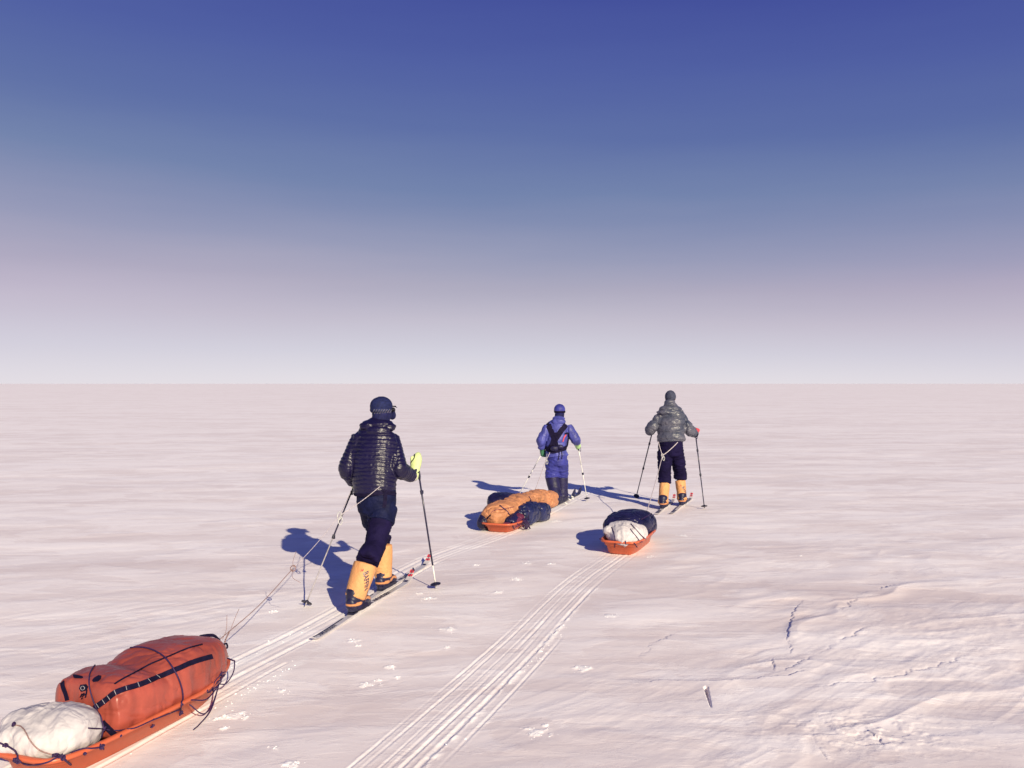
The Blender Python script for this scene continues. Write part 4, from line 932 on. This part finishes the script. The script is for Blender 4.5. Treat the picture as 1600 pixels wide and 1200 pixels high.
# ================================================================== sledges and what they carry
class Fr:                                # sledge frame: y forward, x right
    def __init__(s, x, y, hd): s.o = Vector((x, y, 0)); s.f, s.r = dirs(hd); s.z = max(gz(x, y), gz(*(s.o+s.f*.7).xy), gz(*(s.o+s.f*1.3).xy))+.002; s.o.z = s.z; s.hd = hd
    def __call__(s, x, y, z): return s.o+s.r*x+s.f*y+Vector((0, 0, z))
    def mx(s): return Matrix(((s.r.x, s.f.x, 0, s.o.x), (s.r.y, s.f.y, 0, s.o.y), (0, 0, 1, s.o.z), (0, 0, 0, 1)))
def hull_outline(L, W, a, ins=0, frontw=.42):
    """plan outline, rear straight with round corners, front drawn in"""
    hw = W/2-ins; c = math.cos(a); s = math.sin(a)
    y = L/2+(L/2-ins*1.15)*math.copysign(abs(s)**.42, s)
    x = hw*math.copysign(abs(c)**.36, c)
    t = max(0, (y/L-.62)/.38); x *= 1-(1-frontw)*t**1.5
    return x, y
def make_sled(fr, L, W, label, group, hrim=.16, front=.20):
    root = empty('sledge', fr.o, label, 'sledge', group)
    bm = bmesh.new(); n = 96; rings = []
    def rz(y): t = max(0, (y/L-.7)/.3); return hrim+(front-hrim)*t**1.4
    def bz(y): t = max(0, (y/L-.72)/.28); return .0+.10*t**1.8
    prof = [(-.006, 1, -.022), (-.008, 1, 0), (.012, 1, .002), (.022, 1, -.006), (.034, .62, 0), (.050, .60, 0), (.075, .08, 0), (.10, 0, 0), (.16, 0, 0)]
    inner = [(.16, 0, .008), (.105, 0, .008), (.083, .09, .006), (.058, .62, .006), (.044, .66, .006), (.030, 1, -.012), (.012, 1, -.008), (.0, 1, -.022)]
    for ins, k, dz in prof+inner[:0]:
        ring = []
        for i in range(n):
            a = 2*math.pi*i/n; x, y = hull_outline(L, W, a, ins); z = bz(y)+(rz(y)-bz(y))*k+dz; ring.append(bm.verts.new((x, y, z)))
        rings.append(ring)
    for ins, k, dz in inner:
        ring = []
        for i in range(n):
            a = 2*math.pi*i/n; x, y = hull_outline(L, W, a, ins); z = bz(y)+(rz(y)-bz(y))*k+dz; ring.append(bm.verts.new((x, y, z)))
        rings.append(ring)
    for a, b in zip(rings, rings[1:]):
        for i in range(n): bm.faces.new((a[i], a[(i+1) % n], b[(i+1) % n], b[i]))
    # outer bottom, inner bottom
    nb = len(prof)-1
    for i in range(n): pass
    bm.faces.ensure_lookup_table()
    c0 = bm.verts.new((0, L/2, .0)); c1 = bm.verts.new((0, L/2, .008))
    # split the joining band: outer floor and inner floor both close towards the middle
    bad = [f_ for f_ in bm.faces if all(v in set(rings[nb]) | set(rings[nb+1]) for v in f_.verts)]
    bmesh.ops.delete(bm, geom=bad, context='FACES_ONLY')
    for i in range(n):
        bm.faces.new((rings[nb][i], rings[nb][(i+1) % n], c0)); bm.faces.new((rings[nb+1][(i+1) % n], rings[nb+1][i], c1))
    for i in range(n): bm.faces.new((rings[-1][i], rings[-1][(i+1) % n], rings[0][(i+1) % n], rings[0][i]))
    bmesh.ops.recalc_face_normals(bm, faces=bm.faces[:])
    o = obj('hull', bm, M['hull']); m = fr.mx().copy(); m.translation = (0, 0, 0); o.data.transform(m); o.parent = root
    bm = bmesh.new()
    for k in (-1, 0, 1): box(bm, (k*W*.22, L*.42, .0), (.022, L*.66, .012), bev=.003)
    q = obj('runner', bm, M['hull'], smooth=False); q.data.transform(m); q.parent = root
    bm = bmesh.new()
    for k in (-1, 1):
        for t in (.1, .25, .4, .55, .7, .85):
            x, y = hull_outline(L, W, 0, 0); yy = t*L; tt = max(0, (t-.62)/.38); xx = (W/2+.001)*(1-.58*tt**1.5); ell(bm, (k*xx, yy, rz(yy)-.012), (.010, .010, .008), seg=8)
    q = obj('eyelet', bm, M['cord'], smooth=False); q.data.transform(m); q.parent = root
    return root
def rim_x(L, W, y, front=.42): t = max(0, (y/L-.62)/.38); return (W/2)*(1-(1-front)*t**1.5)
def sack(name, fr, secs, m, label, cat, group=None, amp=.012, f=(7, 7, 7), vox=.009, lumps=(), sq=2.5, parent=None, crease=0, cap=.5, it=3, seed=11):
    """soft bag: stations (x, y, z, half width, half height) in the sledge frame"""
    bm = bmesh.new()
    loft(bm, [fr(a[0], a[1], a[2]) for a in secs], [(a[3], a[4]) for a in secs], side=fr.r, seg=36, sq=sq, cap=cap)
    for l in lumps: ell(bm, fr(*l[:3]), l[3:6], Matrix.Rotation(-fr.hd, 3, 'Z'))
    def dsp(c):
        d = folds(c, amp, f, seed, .65)+folds(c, amp*.35, tuple(q*3 for q in f), seed+3)
        if crease:
            u = c[:, 0]*5; v = c[:, 1]*5; w_ = c[:, 2]*7; k = fbm(u+fbm(u, v, w_, s=seed+7, o=2)*1.5, v, w_, s=seed+9, o=2); d -= crease*1.5*np.exp(-np.abs(k)/.09)-crease*.5
        return d
    o = fuse(name, bm, M[m], None, vox, it, dsp)
    if parent is None:
        lc = fr(secs[0][0]*.5+secs[-1][0]*.5, (secs[0][1]+secs[-1][1])/2, min(a[2]-a[4] for a in secs)); o.data.transform(Matrix.Translation(-lc)); o.location = lc; tag(o, label, cat, group)
    return o
def rooted(o, name, label, cat, group=None):
    """give a one-mesh bag an Empty at its base, so that it can carry parts"""
    r = empty(name, o.location.copy(), label, cat, group); o.location = (0, 0, 0); o.parent = r
    for k in ('label', 'category', 'group'):
        if k in o: del o[k]
    return r
def cordpx(bm, bv, pts, r_=.004, off=.004, n=8):
    p = lay(bv, pts, off, n); p = [a[0] for a in p]
    if len(p) > 2:
        for _ in range(2): p = [p[0]]+[(p[i-1]+p[i]*2+p[i+1])/4 for i in range(1, len(p)-1)]+[p[-1]]
        tube(bm, p, r_, 6)

# ---- near sledge
def sledA():
    fr = Fr(-2.47, 4.27, R(19.5)); L, W = 1.56, .56
    s = make_sled(fr, L, W, 'large orange sledge in the bottom left corner with red duffel and white sack', 'orange sledges', .145, .165)
    # duffel
    secs = [(-.02, .46, .215, .24, .150), (-.01, .60, .215, .264, .168), (.0, .76, .205, .255, .150), (.0, .94, .225, .262, .175), (.0, 1.12, .222, .25, .175), (.005, 1.27, .22, .225, .162), (-.005, 1.385, .215, .17, .13)]
    def wr(c):
        return 0
    d = sack('duffel_shell', fr, secs, 'duffel', '', 'duffel', amp=.015, f=(7, 7, 1.6), vox=.008, sq=3.4, crease=.004, cap=.22, seed=21)
    root = rooted(d, 'duffel_bag', 'long red-orange duffel bag with black zip strip lashed on the near sledge', 'duffel bag')
    bv = BVHTree.FromPolygons([v.co+root.location for v in d.data.vertices], [tuple(p.vertices) for p in d.data.polygons])
    def sub(name, m, build, par=root):
        bm = bmesh.new(); build(bm)
        if len(bm.verts) == 0: bm.free(); return
        o = obj(name, bm, M[m], None, smooth=False); o.data.transform(Matrix.Translation(-root.location)); o.parent = par; return o
    zip_pts = [(148, 1106), (165, 1094), (183, 1081), (220, 1069), (250, 1057), (273, 1047), (300, 1035), (319, 1029), (331, 1026)]
    def b1(bm): p = lay(bv, zip_pts, .004, 8); ribbon(bm, p, .030, .003)
    z = sub('zip_strip', 'black', b1)
    def b2(bm):
        p = lay(bv, zip_pts, .009, 8)
        for i in range(3, 34, 4):
            if i+1 < len(p): t = (p[i+1][0]-p[i][0]).normalized(); n = p[i][1]; s_ = t.cross(n); ribbon(bm, [(p[i][0]-s_*.014, n), (p[i][0]+s_*.014, n)], .0022, .0006)
    sub('daisy_stitch', 'grey', b2, z)
    sub('piping', 'black', lambda bm: (cordpx(bm, bv, [(179, 1069), (192, 1061), (215, 1049), (235, 1038), (254, 1030), (289, 1015), (305, 1010), (316, 1007)], .0055, .002)))
    sub('patch', 'black', lambda bm: patch(bm, bv, [(114, 1055.5), (117, 1055), (129, 1057.5), (130, 1059), (127, 1060.5), (115, 1059)]))
    sub('patch', 'black', lambda bm: patch(bm, bv, [(144, 1064), (147, 1060), (154, 1056), (158.5, 1057), (158, 1060.5), (153, 1065), (146, 1066)]))
    def lg(bm):
        patch(bm, bv, [(124.5, 1076), (126.5, 1070), (135, 1069), (138, 1073), (136, 1079), (127.5, 1081)])
        for x, y in ((128, 1085), (126.5, 1088), (131, 1084), (130, 1087), (128.5, 1091), (133, 1085), (134, 1088.5)):
            patch(bm, bv, [(x-1, y+1.2), (x+.6, y-1.4), (x+1.6, y-1), (x+.2, y+1.6)])
        patch(bm, bv, [(135, 1080), (137, 1078), (136.2, 1084), (134.5, 1090), (133.4, 1089.5), (135, 1084)])
    lo = sub('emblem', 'black', lg)
    sub('emblem_ring', 'grey', lambda bm: cordpx(bm, bv, [(131+3*math.cos(a), 1075+3*math.sin(a)) for a in np.linspace(0, 6.28, 9)], .0016, .008, 3), lo)
    sub('grab_strap', 'black', lambda bm: ribbon(bm, lay(bv, [(98, 1066), (99.5, 1074), (103, 1083), (106, 1094)], .004, 6), .026, .003))
    # folded straps at the rear corner, front haul handle
    def rs(bm): ribbon(bm, lay(bv, [(160, 1128), (168, 1136), (178, 1146), (184, 1150)], .004, 6), .034, .003)
    sub('corner_strap', 'black', rs)
    def hs(bm):
        a = fr(.02, 1.40, .335); p = spl([a+Vector((-.05, 0, .015)), a+Vector((-.01, .02, .018)), a+fr.f*.04+Vector((.02, 0, .01)), a+fr.f*.07+Vector((.03, 0, -.03)), a+fr.f*.06+Vector((.03, 0, -.05))], 5)
        ribbon(bm, [(q, Vector((.2, -.5, .8)).normalized()) for q in p], .022, .003)
    sub('haul_handle', 'black', hs)
    def bk(bm):
        a = fr(.045, 1.485, .27); box(bm, a, (.05, .035, .012), Matrix.Rotation(-fr.hd, 3, 'Z'), .003); tube(bm, spl([a+Vector((.02, 0, 0)), a+Vector((.045, .01, .012)), a+Vector((.05, .01, -.018)), a+Vector((.02, 0, -.012))], 4), .006)
    sub('buckle', 'black', bk)
    # white sack at the back
    w_ = sack('white_sack', fr, [(-.03, .05, .18, .14, .07), (-.03, .12, .18, .215, .095), (-.025, .21, .185, .235, .112), (-.015, .30, .18, .22, .108), (-.01, .38, .175, .17, .09)], 'sack', 'crumpled white sack on the back of the near sledge, in the bottom left corner', 'sack', 'white sacks on the sledges', amp=.026, f=(8, 2.6, 5), vox=.007, sq=2.5, crease=.002, seed=31,
              lumps=((-.15, .17, .235, .10, .09, .05), (.04, .31, .16, .16, .11, .10), (-.10, .08, .17, .12, .08, .06)))
    # lashing
    sb = bvh(*[c for c in s.children]); wv = BVHTree.FromPolygons([v.co+w_.location for v in w_.data.vertices], [tuple(p.vertices) for p in w_.data.polygons])
    allb = []
    vs = []; fs = []
    for o, off in ((d, root.location), (w_, w_.location))+tuple((c, s.location) for c in s.children):
        b = len(vs); vs += [v.co+off for v in o.data.vertices]; fs += [tuple(i+b for i in p.vertices) for p in o.data.polygons]
    ab = BVHTree.FromPolygons(vs, fs)
    def lash(name, pts, r_=.0042, m='cord', off=.005):
        bm = bmesh.new(); cordpx(bm, ab, pts, r_, off, 8)
        if len(bm.verts) == 0: bm.free(); return
        o = obj(name, bm, M[m]); o.data.transform(Matrix.Translation(-s.location)); o.parent = s
    lash('lashing_cord', [(152, 1036), (145, 1045), (140, 1056), (140, 1070), (144, 1086), (149, 1100), (153, 1110), (158, 1128), (160, 1139), (157, 1152), (156, 1167)])
    lash('lashing_cord', [(204, 1013), (217, 1012), (235, 1015), (254, 1025), (268, 1042), (277, 1058), (283, 1075), (285, 1091), (282, 1103), (281, 1115)], .0048)
    lash('lashing_cord', [(137, 1138), (160, 1139), (200, 1140), (235, 1126), (262, 1115), (280, 1108)], .0038)
    lash('lashing_cord', [(24, 1134), (33, 1136), (42, 1148), (52, 1162), (62, 1171), (78, 1177), (92, 1180)], .0034, 'browncord')
    lash('lashing_cord', [(92, 1180), (110, 1177), (130, 1171), (157, 1167)], .004)
    lash('lashing_cord', [(0, 1161), (12, 1166), (24, 1172), (28, 1183), (34, 1190), (45, 1194), (65, 1193), (92, 1184)], .0045)
    lash('lashing_cord', [(85, 1177), (92, 1182), (100, 1186), (110, 1194)], .0055)
    # knots and the loose bundle near the front
    bm = bmesh.new(); rk = random.Random(2)
    def knot(px, py, rr=.014, nn=5):
        l, n = hitpx(ab, px, py)
        if l is None: return
        for i in range(nn):
            c = l+n*.008+Vector((rk.uniform(-1, 1), rk.uniform(-1, 1), rk.uniform(-1, 1)))*rr*.6
            tube(bm, [c+Vector((math.cos(a)*rr*.7, math.sin(a)*rr*.5, math.sin(a+i)*rr*.6)) for a in np.linspace(0, 6.3, 9)], .004, 5)
    for p in ((27, 1187, .014, 5), (89, 1179, .018, 7), (95, 1185, .014, 4), (157, 1167, .012, 5), (160, 1139, .009, 3), (281, 1113, .012, 5), (237, 1133, .010, 3), (23, 1133, .01, 3), (10, 1165, .01, 3)): knot(*p)
    bm.normal_update(); o = obj('knot', bm, M['cord']); o.data.transform(Matrix.Translation(-s.location)); o.parent = s
    bm = bmesh.new(); a = fr(.17, 1.36, .15); b = fr(rim_x(L, W, 1.12)+.01, 1.02, .13)
    fc = fr(.135, 1.53, .165)
    for i in range(4):
        j = lambda k: Vector((rk.uniform(-k, k), rk.uniform(-k, k), rk.uniform(-k*.6, k)))
        c1 = fr(.235, 1.22, .12)+j(.02); tube(bm, spl([fr(.22, 1.30, .16)+j(.02), fr(.245, 1.24, .16)+j(.03), c1, fr(.25, 1.15, .11)+j(.025), fr(.22, 1.20, .15)+j(.03), fr(.24, 1.28, .17)+j(.02)], 5), .0035, 5)
    tube(bm, spl([fc, fr(.185, 1.45, .12), fr(.215, 1.34, .09), fr(.235, 1.24, .12)], 6), .004, 5)
    tube(bm, spl([fr(.24, 1.24, .12), fr(.30, 1.10, .05), fr(.33, .98, .04), fr(.30, .90, .12)], 6), .004, 5)
    tube(bm, spl([fr(.24, 1.24, .12), fr(.31, 1.08, .03), fr(.36, .92, .01), fr(.38, .84, .008)], 6), .004, 5)
    tube(bm, spl([fr(.24, 1.26, .13), fr(.28, 1.08, .09), fr(.285, .93, .135)], 6), .004, 5)
    tube(bm, spl([fr(-.12, 1.53, .172), fr(0, 1.56, .172), fc], 6), .0055, 5)
    o = obj('cord_bundle', bm, M['cord']); o.data.transform(Matrix.Translation(-s.location)); o.parent = s
    # small blue and white tag of cord left of the sledge
    return fr, ab
frA, abA = sledA()

# ---- tow lines
def towline(label, hipL, hipR, join, sled_pts, r0=.0045, twistedto=None, knot=None, frays=(), m2='browncord'):
    root = empty('tow_line', (join.x, join.y, gz(join.x, join.y)), label, 'tow line', 'tow lines between skiers and sledges')
    def sub(name, m, fn):
        bm = bmesh.new(); fn(bm); o = obj(name, bm, M[m]); o.data.transform(Matrix.Translation(-root.location)); o.parent = root
    def sag(a, b, s): return spl([a, a.lerp(b, .33)-Vector((0, 0, s)), a.lerp(b, .67)-Vector((0, 0, s)), b], 8)
    sub('hip_cord', 'whitecord', lambda bm: tube(bm, sag(hipL, join, .005), r0, 6)); sub('hip_cord', 'whitecord', lambda bm: tube(bm, sag(hipR, join, .01), r0*1.2, 6))
    def car(bm):
        for c in (join, join+Vector((.015, -.02, -.04))): tube(bm, [c+Vector((math.cos(a)*.016, math.sin(a)*.01, math.sin(a)*.034)) for a in np.linspace(0, 6.3, 14)], .0045, 6)
    sub('carabiner', 'steel', car)
    return root, sub, sag
j = P(530, 806, 7.55)
root, sub, sag = towline('twisted pale cord running from the near skier\'s hips to the near sledge', P(548, 768, 7.92), P(594, 760, 7.72), j, None, .0028)
k = P(458, 888, 7.0); e1 = frA(.03, 1.50, .30); e2 = frA(.02, 1.55, .175)
sub('single_cord', 'whitecord', lambda bm: tube(bm, sag(j, k, .015), .0026, 6))
sub('knot', 'browncord', lambda bm: [tube(bm, [k+Vector((math.cos(a)*.022, math.sin(a)*.008*i, math.sin(a)*.022)) for a in np.linspace(0, 6.3, 12)], .0032, 5) for i in (1, -1, 2)])
sub('twisted_cord', 'browncord', lambda bm: twisted(bm, [k, k.lerp(e1, .5)-Vector((0, 0, .03)), e1], .0024, .0018, .040))
sub('twisted_cord', 'browncord', lambda bm: twisted(bm, [k.lerp(e1, .88)-Vector((0, 0, .01)), e1+Vector((.03, .03, -.03)), frA(.07, 1.545, .18)], .003, .003, .04))
sub('twisted_cord', 'browncord', lambda bm: twisted(bm, [e1, frA(.0, 1.52, .24), frA(-.02, 1.55, .17)], .003, .003, .04))
sub('cord_end', 'browncord', lambda bm: [tube(bm, spl(p, 5), .0018, 5) for p in ([e1+Vector((.02, .02, .0)), e1+Vector((.035, .05, .06)), e1+Vector((.035, .06, .15))], [k.lerp(e1, .86), k.lerp(e1, .84)+Vector((.02, 0, .07)), k.lerp(e1, .8)+Vector((.02, 0, .10))], [k, k+Vector((.02, -.1, -.05)), k+Vector((.09, -.12, -.09))], [k, k+Vector((.0, 0, .06)), k+Vector((.025, 0, .14))])])
def simple_tow(label, a, b, join, end, r0=.005):
    root, sub, sag = towline(label, a, b, join, None, r0)
    sub('single_cord', 'whitecord', lambda bm: tube(bm, sag(join, end, .03), r0, 6))

# ---- far middle sledge
def sledB():
    fr = Fr(-.22, 11.45, R(19)); L, W = 1.5, .52
    s = make_sled(fr, L, W, 'small orange sledge behind the blue skier, heaped with amber and navy bags', 'orange sledges', .13, .17)
    g = 'bags heaped on the middle sledge'
    iv = lambda px, py, Y: (lambda v: (v.dot(fr.r), v.dot(fr.f), v.z))(P(px, py, Y)-fr.o)
    am = sack('amber_bag', fr, [(*iv(764, 811, 11.62), .13, .10), (*iv(774, 805, 11.72), .185, .125), (*iv(790, 797, 11.95), .18, .135), (*iv(807, 787, 12.25), .155, .115), (*iv(824, 781, 12.6), .125, .10), (*iv(842, 779, 13.0), .15, .125), (*iv(858, 780, 13.4), .15, .125)],
              'amber', '', 'bag', amp=.024, f=(5.5, 5.5, 7), vox=.008, sq=2.6, crease=.016, cap=.25, seed=41)
    root = rooted(am, 'clothing_bag', 'long amber bag lying over the navy bags on the middle sledge', 'bag', g)
    bv = BVHTree.FromPolygons([v.co+root.location for v in am.data.vertices], [tuple(p.vertices) for p in am.data.polygons])
    bm = bmesh.new(); patch(bm, bv, [(760.5, 809), (766, 804), (767, 805.5), (762, 811)]); o = obj('zip_pull', bm, M['black'], None, smooth=False); o.data.transform(Matrix.Translation(-root.location)); o.parent = root
    bm = bmesh.new(); cordpx(bm, bv, [(767, 801), (775, 797), (790, 795), (803, 792)], .005, .001); cordpx(bm, bv, [(752, 806), (760, 820), (768, 826)], .004, .001); o = obj('seam', bm, M['magenta'], None); o.data.transform(Matrix.Translation(-root.location)); o.parent = root
    sack('stuff_sack', fr, [(*iv(772, 789, 12.0), .10, .08), (*iv(779, 785, 12.15), .15, .13), (*iv(794, 785, 12.5), .16, .13), (*iv(812, 786, 12.9), .12, .11)], 'dark', 'rounded navy stuff sack behind the amber bag on the middle sledge', 'stuff sack', g, amp=.016, crease=.014, seed=51, sq=2.8)
    sack('stuff_sack', fr, [(*iv(815, 808, 11.85), .08, .10), (*iv(820, 804, 12.0), .13, .14), (*iv(829, 800, 12.2), .13, .14), (*iv(835, 797, 12.35), .09, .11)], 'navy', 'shiny navy stuff sack hanging over the right side of the middle sledge, nearer one', 'stuff sack', g, amp=.018, crease=.018, seed=53, sq=2.8)
    sack('stuff_sack', fr, [(*iv(837, 804, 12.3), .08, .08), (*iv(842, 801, 12.4), .11, .125), (*iv(848, 800, 12.6), .11, .125), (*iv(851, 799, 12.75), .07, .09)], 'navy', 'shiny navy stuff sack at the front right of the middle sledge, below the amber bag', 'stuff sack', g, amp=.018, crease=.018, seed=55, sq=2.8)
    sack('stuff_sack', fr, [(*iv(752, 818, 11.6), .06, .07), (*iv(757, 815, 11.7), .08, .11), (*iv(766, 808, 11.9), .08, .12), (*iv(774, 800, 12.1), .05, .08)], 'dark', 'dark roll at the rear left end of the middle sledge', 'stuff sack', g, amp=.010, crease=.01, seed=57)
    sack('fleece_bundle', fr, [(*iv(790, 822, 11.6), .09, .05), (*iv(800, 814, 11.75), .13, .075), (*iv(812, 806, 11.95), .11, .08)], 'magenta', 'plum cloth bundle tucked under the amber bag on the middle sledge', 'cloth bundle', g, amp=.012, crease=.010, seed=59)
    sack('kit_bag', fr, [(0, .2, .12, .20, .06), (0, .5, .16, .22, .10), (0, .9, .16, .21, .10), (0, 1.25, .15, .14, .09)], 'dark', 'flat dark bag lining the middle sledge beneath the amber bag', 'kit bag', g, amp=.010, crease=.010, seed=63)
    bm = bmesh.new(); rk = random.Random(9)
    for i in range(9):
        a = fr(.27+rk.uniform(-.03, .03), .42+rk.uniform(-.05, .07), .15); tube(bm, spl([a, a+Vector((rk.uniform(-.02, .05), -.05, -.02)), a+Vector((rk.uniform(-.02, .07), -.08, -.08)), a+Vector((rk.uniform(0, .08), -.05, -.14))], 5), .006, 5)
    o = obj('strap_bundle', bm, M['cord']); o.data.transform(Matrix.Translation(-s.location)); o.parent = s
    vs = []; fs = []
    for ob in COL.objects:
        if ob.type == 'MESH' and (ob.name.startswith(('stuff_sack', 'fleece_bundle')) or ob is am or ob.parent is s):
            off = ob.location+(ob.parent.location if ob.parent else Vector()); b = len(vs); vs += [v.co+off for v in ob.data.vertices]; fs += [tuple(i+b for i in p.vertices) for p in ob.data.polygons]
    ab = BVHTree.FromPolygons(vs, fs); bm = bmesh.new()
    cordpx(bm, ab, [(781, 790), (784, 793), (790, 797), (796, 804), (800, 808), (800, 815), (801, 822), (803, 826)], .008, .006, 4); cordpx(bm, ab, [(826, 776), (829, 780), (829, 784)], .007, .006, 4)
    cordpx(bm, ab, [(824, 787), (825, 800), (826, 812)], .004, .006, 4)
    o = obj('lashing_cord', bm, M['cord']); o.data.transform(Matrix.Translation(-s.location)); o.parent = s
    return fr
frB = sledB()
simple_tow('thin pale cord from the blue skier down to the middle sledge', P(855, 708, 14.2), P(859, 707, 14.08), P(853, 718, 13.95), frB(.0, 1.45, .2), .005)

# ---- far right sledge
def sledC():
    fr = Fr(1.225, 9.93, R(21)); L, W = 1.42, .50
    s = make_sled(fr, L, W, 'small orange sledge behind the grey-jacketed skier with a white sack and dark bag', 'orange sledges', .17, .20)
    g = None
    dk = sack('dark_bag', fr, [(-.12, .34, .20, .14, .10), (-.09, .50, .225, .23, .155), (-.05, .70, .24, .275, .175), (-.01, .92, .24, .265, .17), (.0, 1.10, .22, .235, .155), (.01, 1.26, .20, .16, .11)], 'dark', 'large dark navy bag bulging over the front of the right-hand sledge', 'kit bag', amp=.012, f=(4, 4, 4), crease=.012, seed=61, sq=2.4)
    sack('white_sack', fr, [(-.06, .08, .19, .14, .07), (-.02, .14, .205, .195, .11), (.01, .25, .22, .215, .13), (.02, .38, .215, .23, .125), (.03, .48, .20, .16, .09)], 'sack', 'crumpled white sack at the rear of the right-hand sledge, in front of the dark bag', 'sack', 'white sacks on the sledges', amp=.030, f=(8, 3, 6), vox=.008, crease=.003, seed=66, lumps=((-.13, .16, .26, .08, .08, .05), (.17, .40, .21, .08, .13, .09)))
    vs = []; fs = []
    for ob in COL.objects:
        if ob.type == 'MESH' and (ob is dk or ob.name == 'white_sack.001' or ob.parent is s):
            off = ob.location+(ob.parent.location if ob.parent else Vector()); b = len(vs); vs += [v.co+off for v in ob.data.vertices]; fs += [tuple(i+b for i in p.vertices) for p in ob.data.polygons]
    ab = BVHTree.FromPolygons(vs, fs); bm = bmesh.new()
    for pts in ([(956, 824), (959, 831), (961, 840), (961, 848), (960.5, 855)], [(985, 827), (990, 834), (996, 841), (1000, 848)], [(986, 819), (992, 826), (1000, 835), (1008, 842)], [(990, 848), (992, 850), (995, 855)], [(977, 845), (978, 850)], [(1002, 812), (1012, 806), (1022, 800)]):
        cordpx(bm, ab, pts, .0055, .004, 5)
    o = obj('lashing_cord', bm, M['cord']); o.data.transform(Matrix.Translation(-s.location)); o.parent = s
    return fr
frC = sledC()
simple_tow('thin pale cord from the hips of the grey-jacketed skier to the right-hand sledge', P(1028.5, 690, 13.66), P(1059, 691, 13.66), P(1035, 712, 13.5), frC(.0, 1.40, .2), .006)

# loose pieces of one kind become parts of their own
def split(o):
    bm = bmesh.new(); bm.from_mesh(o.data); bm.verts.ensure_lookup_table(); seen = set(); comps = []
    for v in bm.verts:
        if v.index in seen: continue
        st = [v]; seen.add(v.index); c = []
        while st:
            a = st.pop(); c.append(a.index)
            for e in a.link_edges:
                b = e.other_vert(a)
                if b.index not in seen: seen.add(b.index); st.append(b)
        comps.append(c)
    co = arr(o.data); bx = [(co[c].min(0)-.004, co[c].max(0)+.004) for c in comps]; par = list(range(len(comps)))
    def fnd(i):
        while par[i] != i: i = par[i]
        return i
    for i in range(len(comps)):
        for j in range(i):
            if np.all(bx[i][0] <= bx[j][1]) and np.all(bx[j][0] <= bx[i][1]): par[fnd(i)] = fnd(j)
    gr = {}
    for i, c in enumerate(comps): gr.setdefault(fnd(i), []).extend(c)
    bm.free()
    if len(gr) < 2: return
    for k, vs in enumerate(gr.values()):
        keep = set(vs); b = bmesh.new(); b.from_mesh(o.data); b.verts.ensure_lookup_table()
        bmesh.ops.delete(b, geom=[v for v in b.verts if v.index not in keep], context='VERTS')
        me = bpy.data.meshes.new(o.name.split('.')[0]); b.to_mesh(me); b.free()
        for m_ in o.data.materials: me.materials.append(m_)
        if k == len(gr)-1: o.data = me
        else: q_ = o.copy(); q_.data = me; COL.objects.link(q_); q_.parent = o.parent
for o in list(COL.objects):
    if o.type == 'MESH' and o.parent and o.name.split('.')[0] in ('knot', 'cord_end', 'binding', 'mitten_trim', 'eyelet', 'runner', 'boot_buckle', 'lashing_cord', 'harness_strap', 'hip_belt', 'strap_end', 'seam', 'hip_cord', 'carabiner', 'cord_bundle', 'printed_band', 'daisy_stitch', 'sunglasses', 'strap_bundle', 'goggles'): split(o)
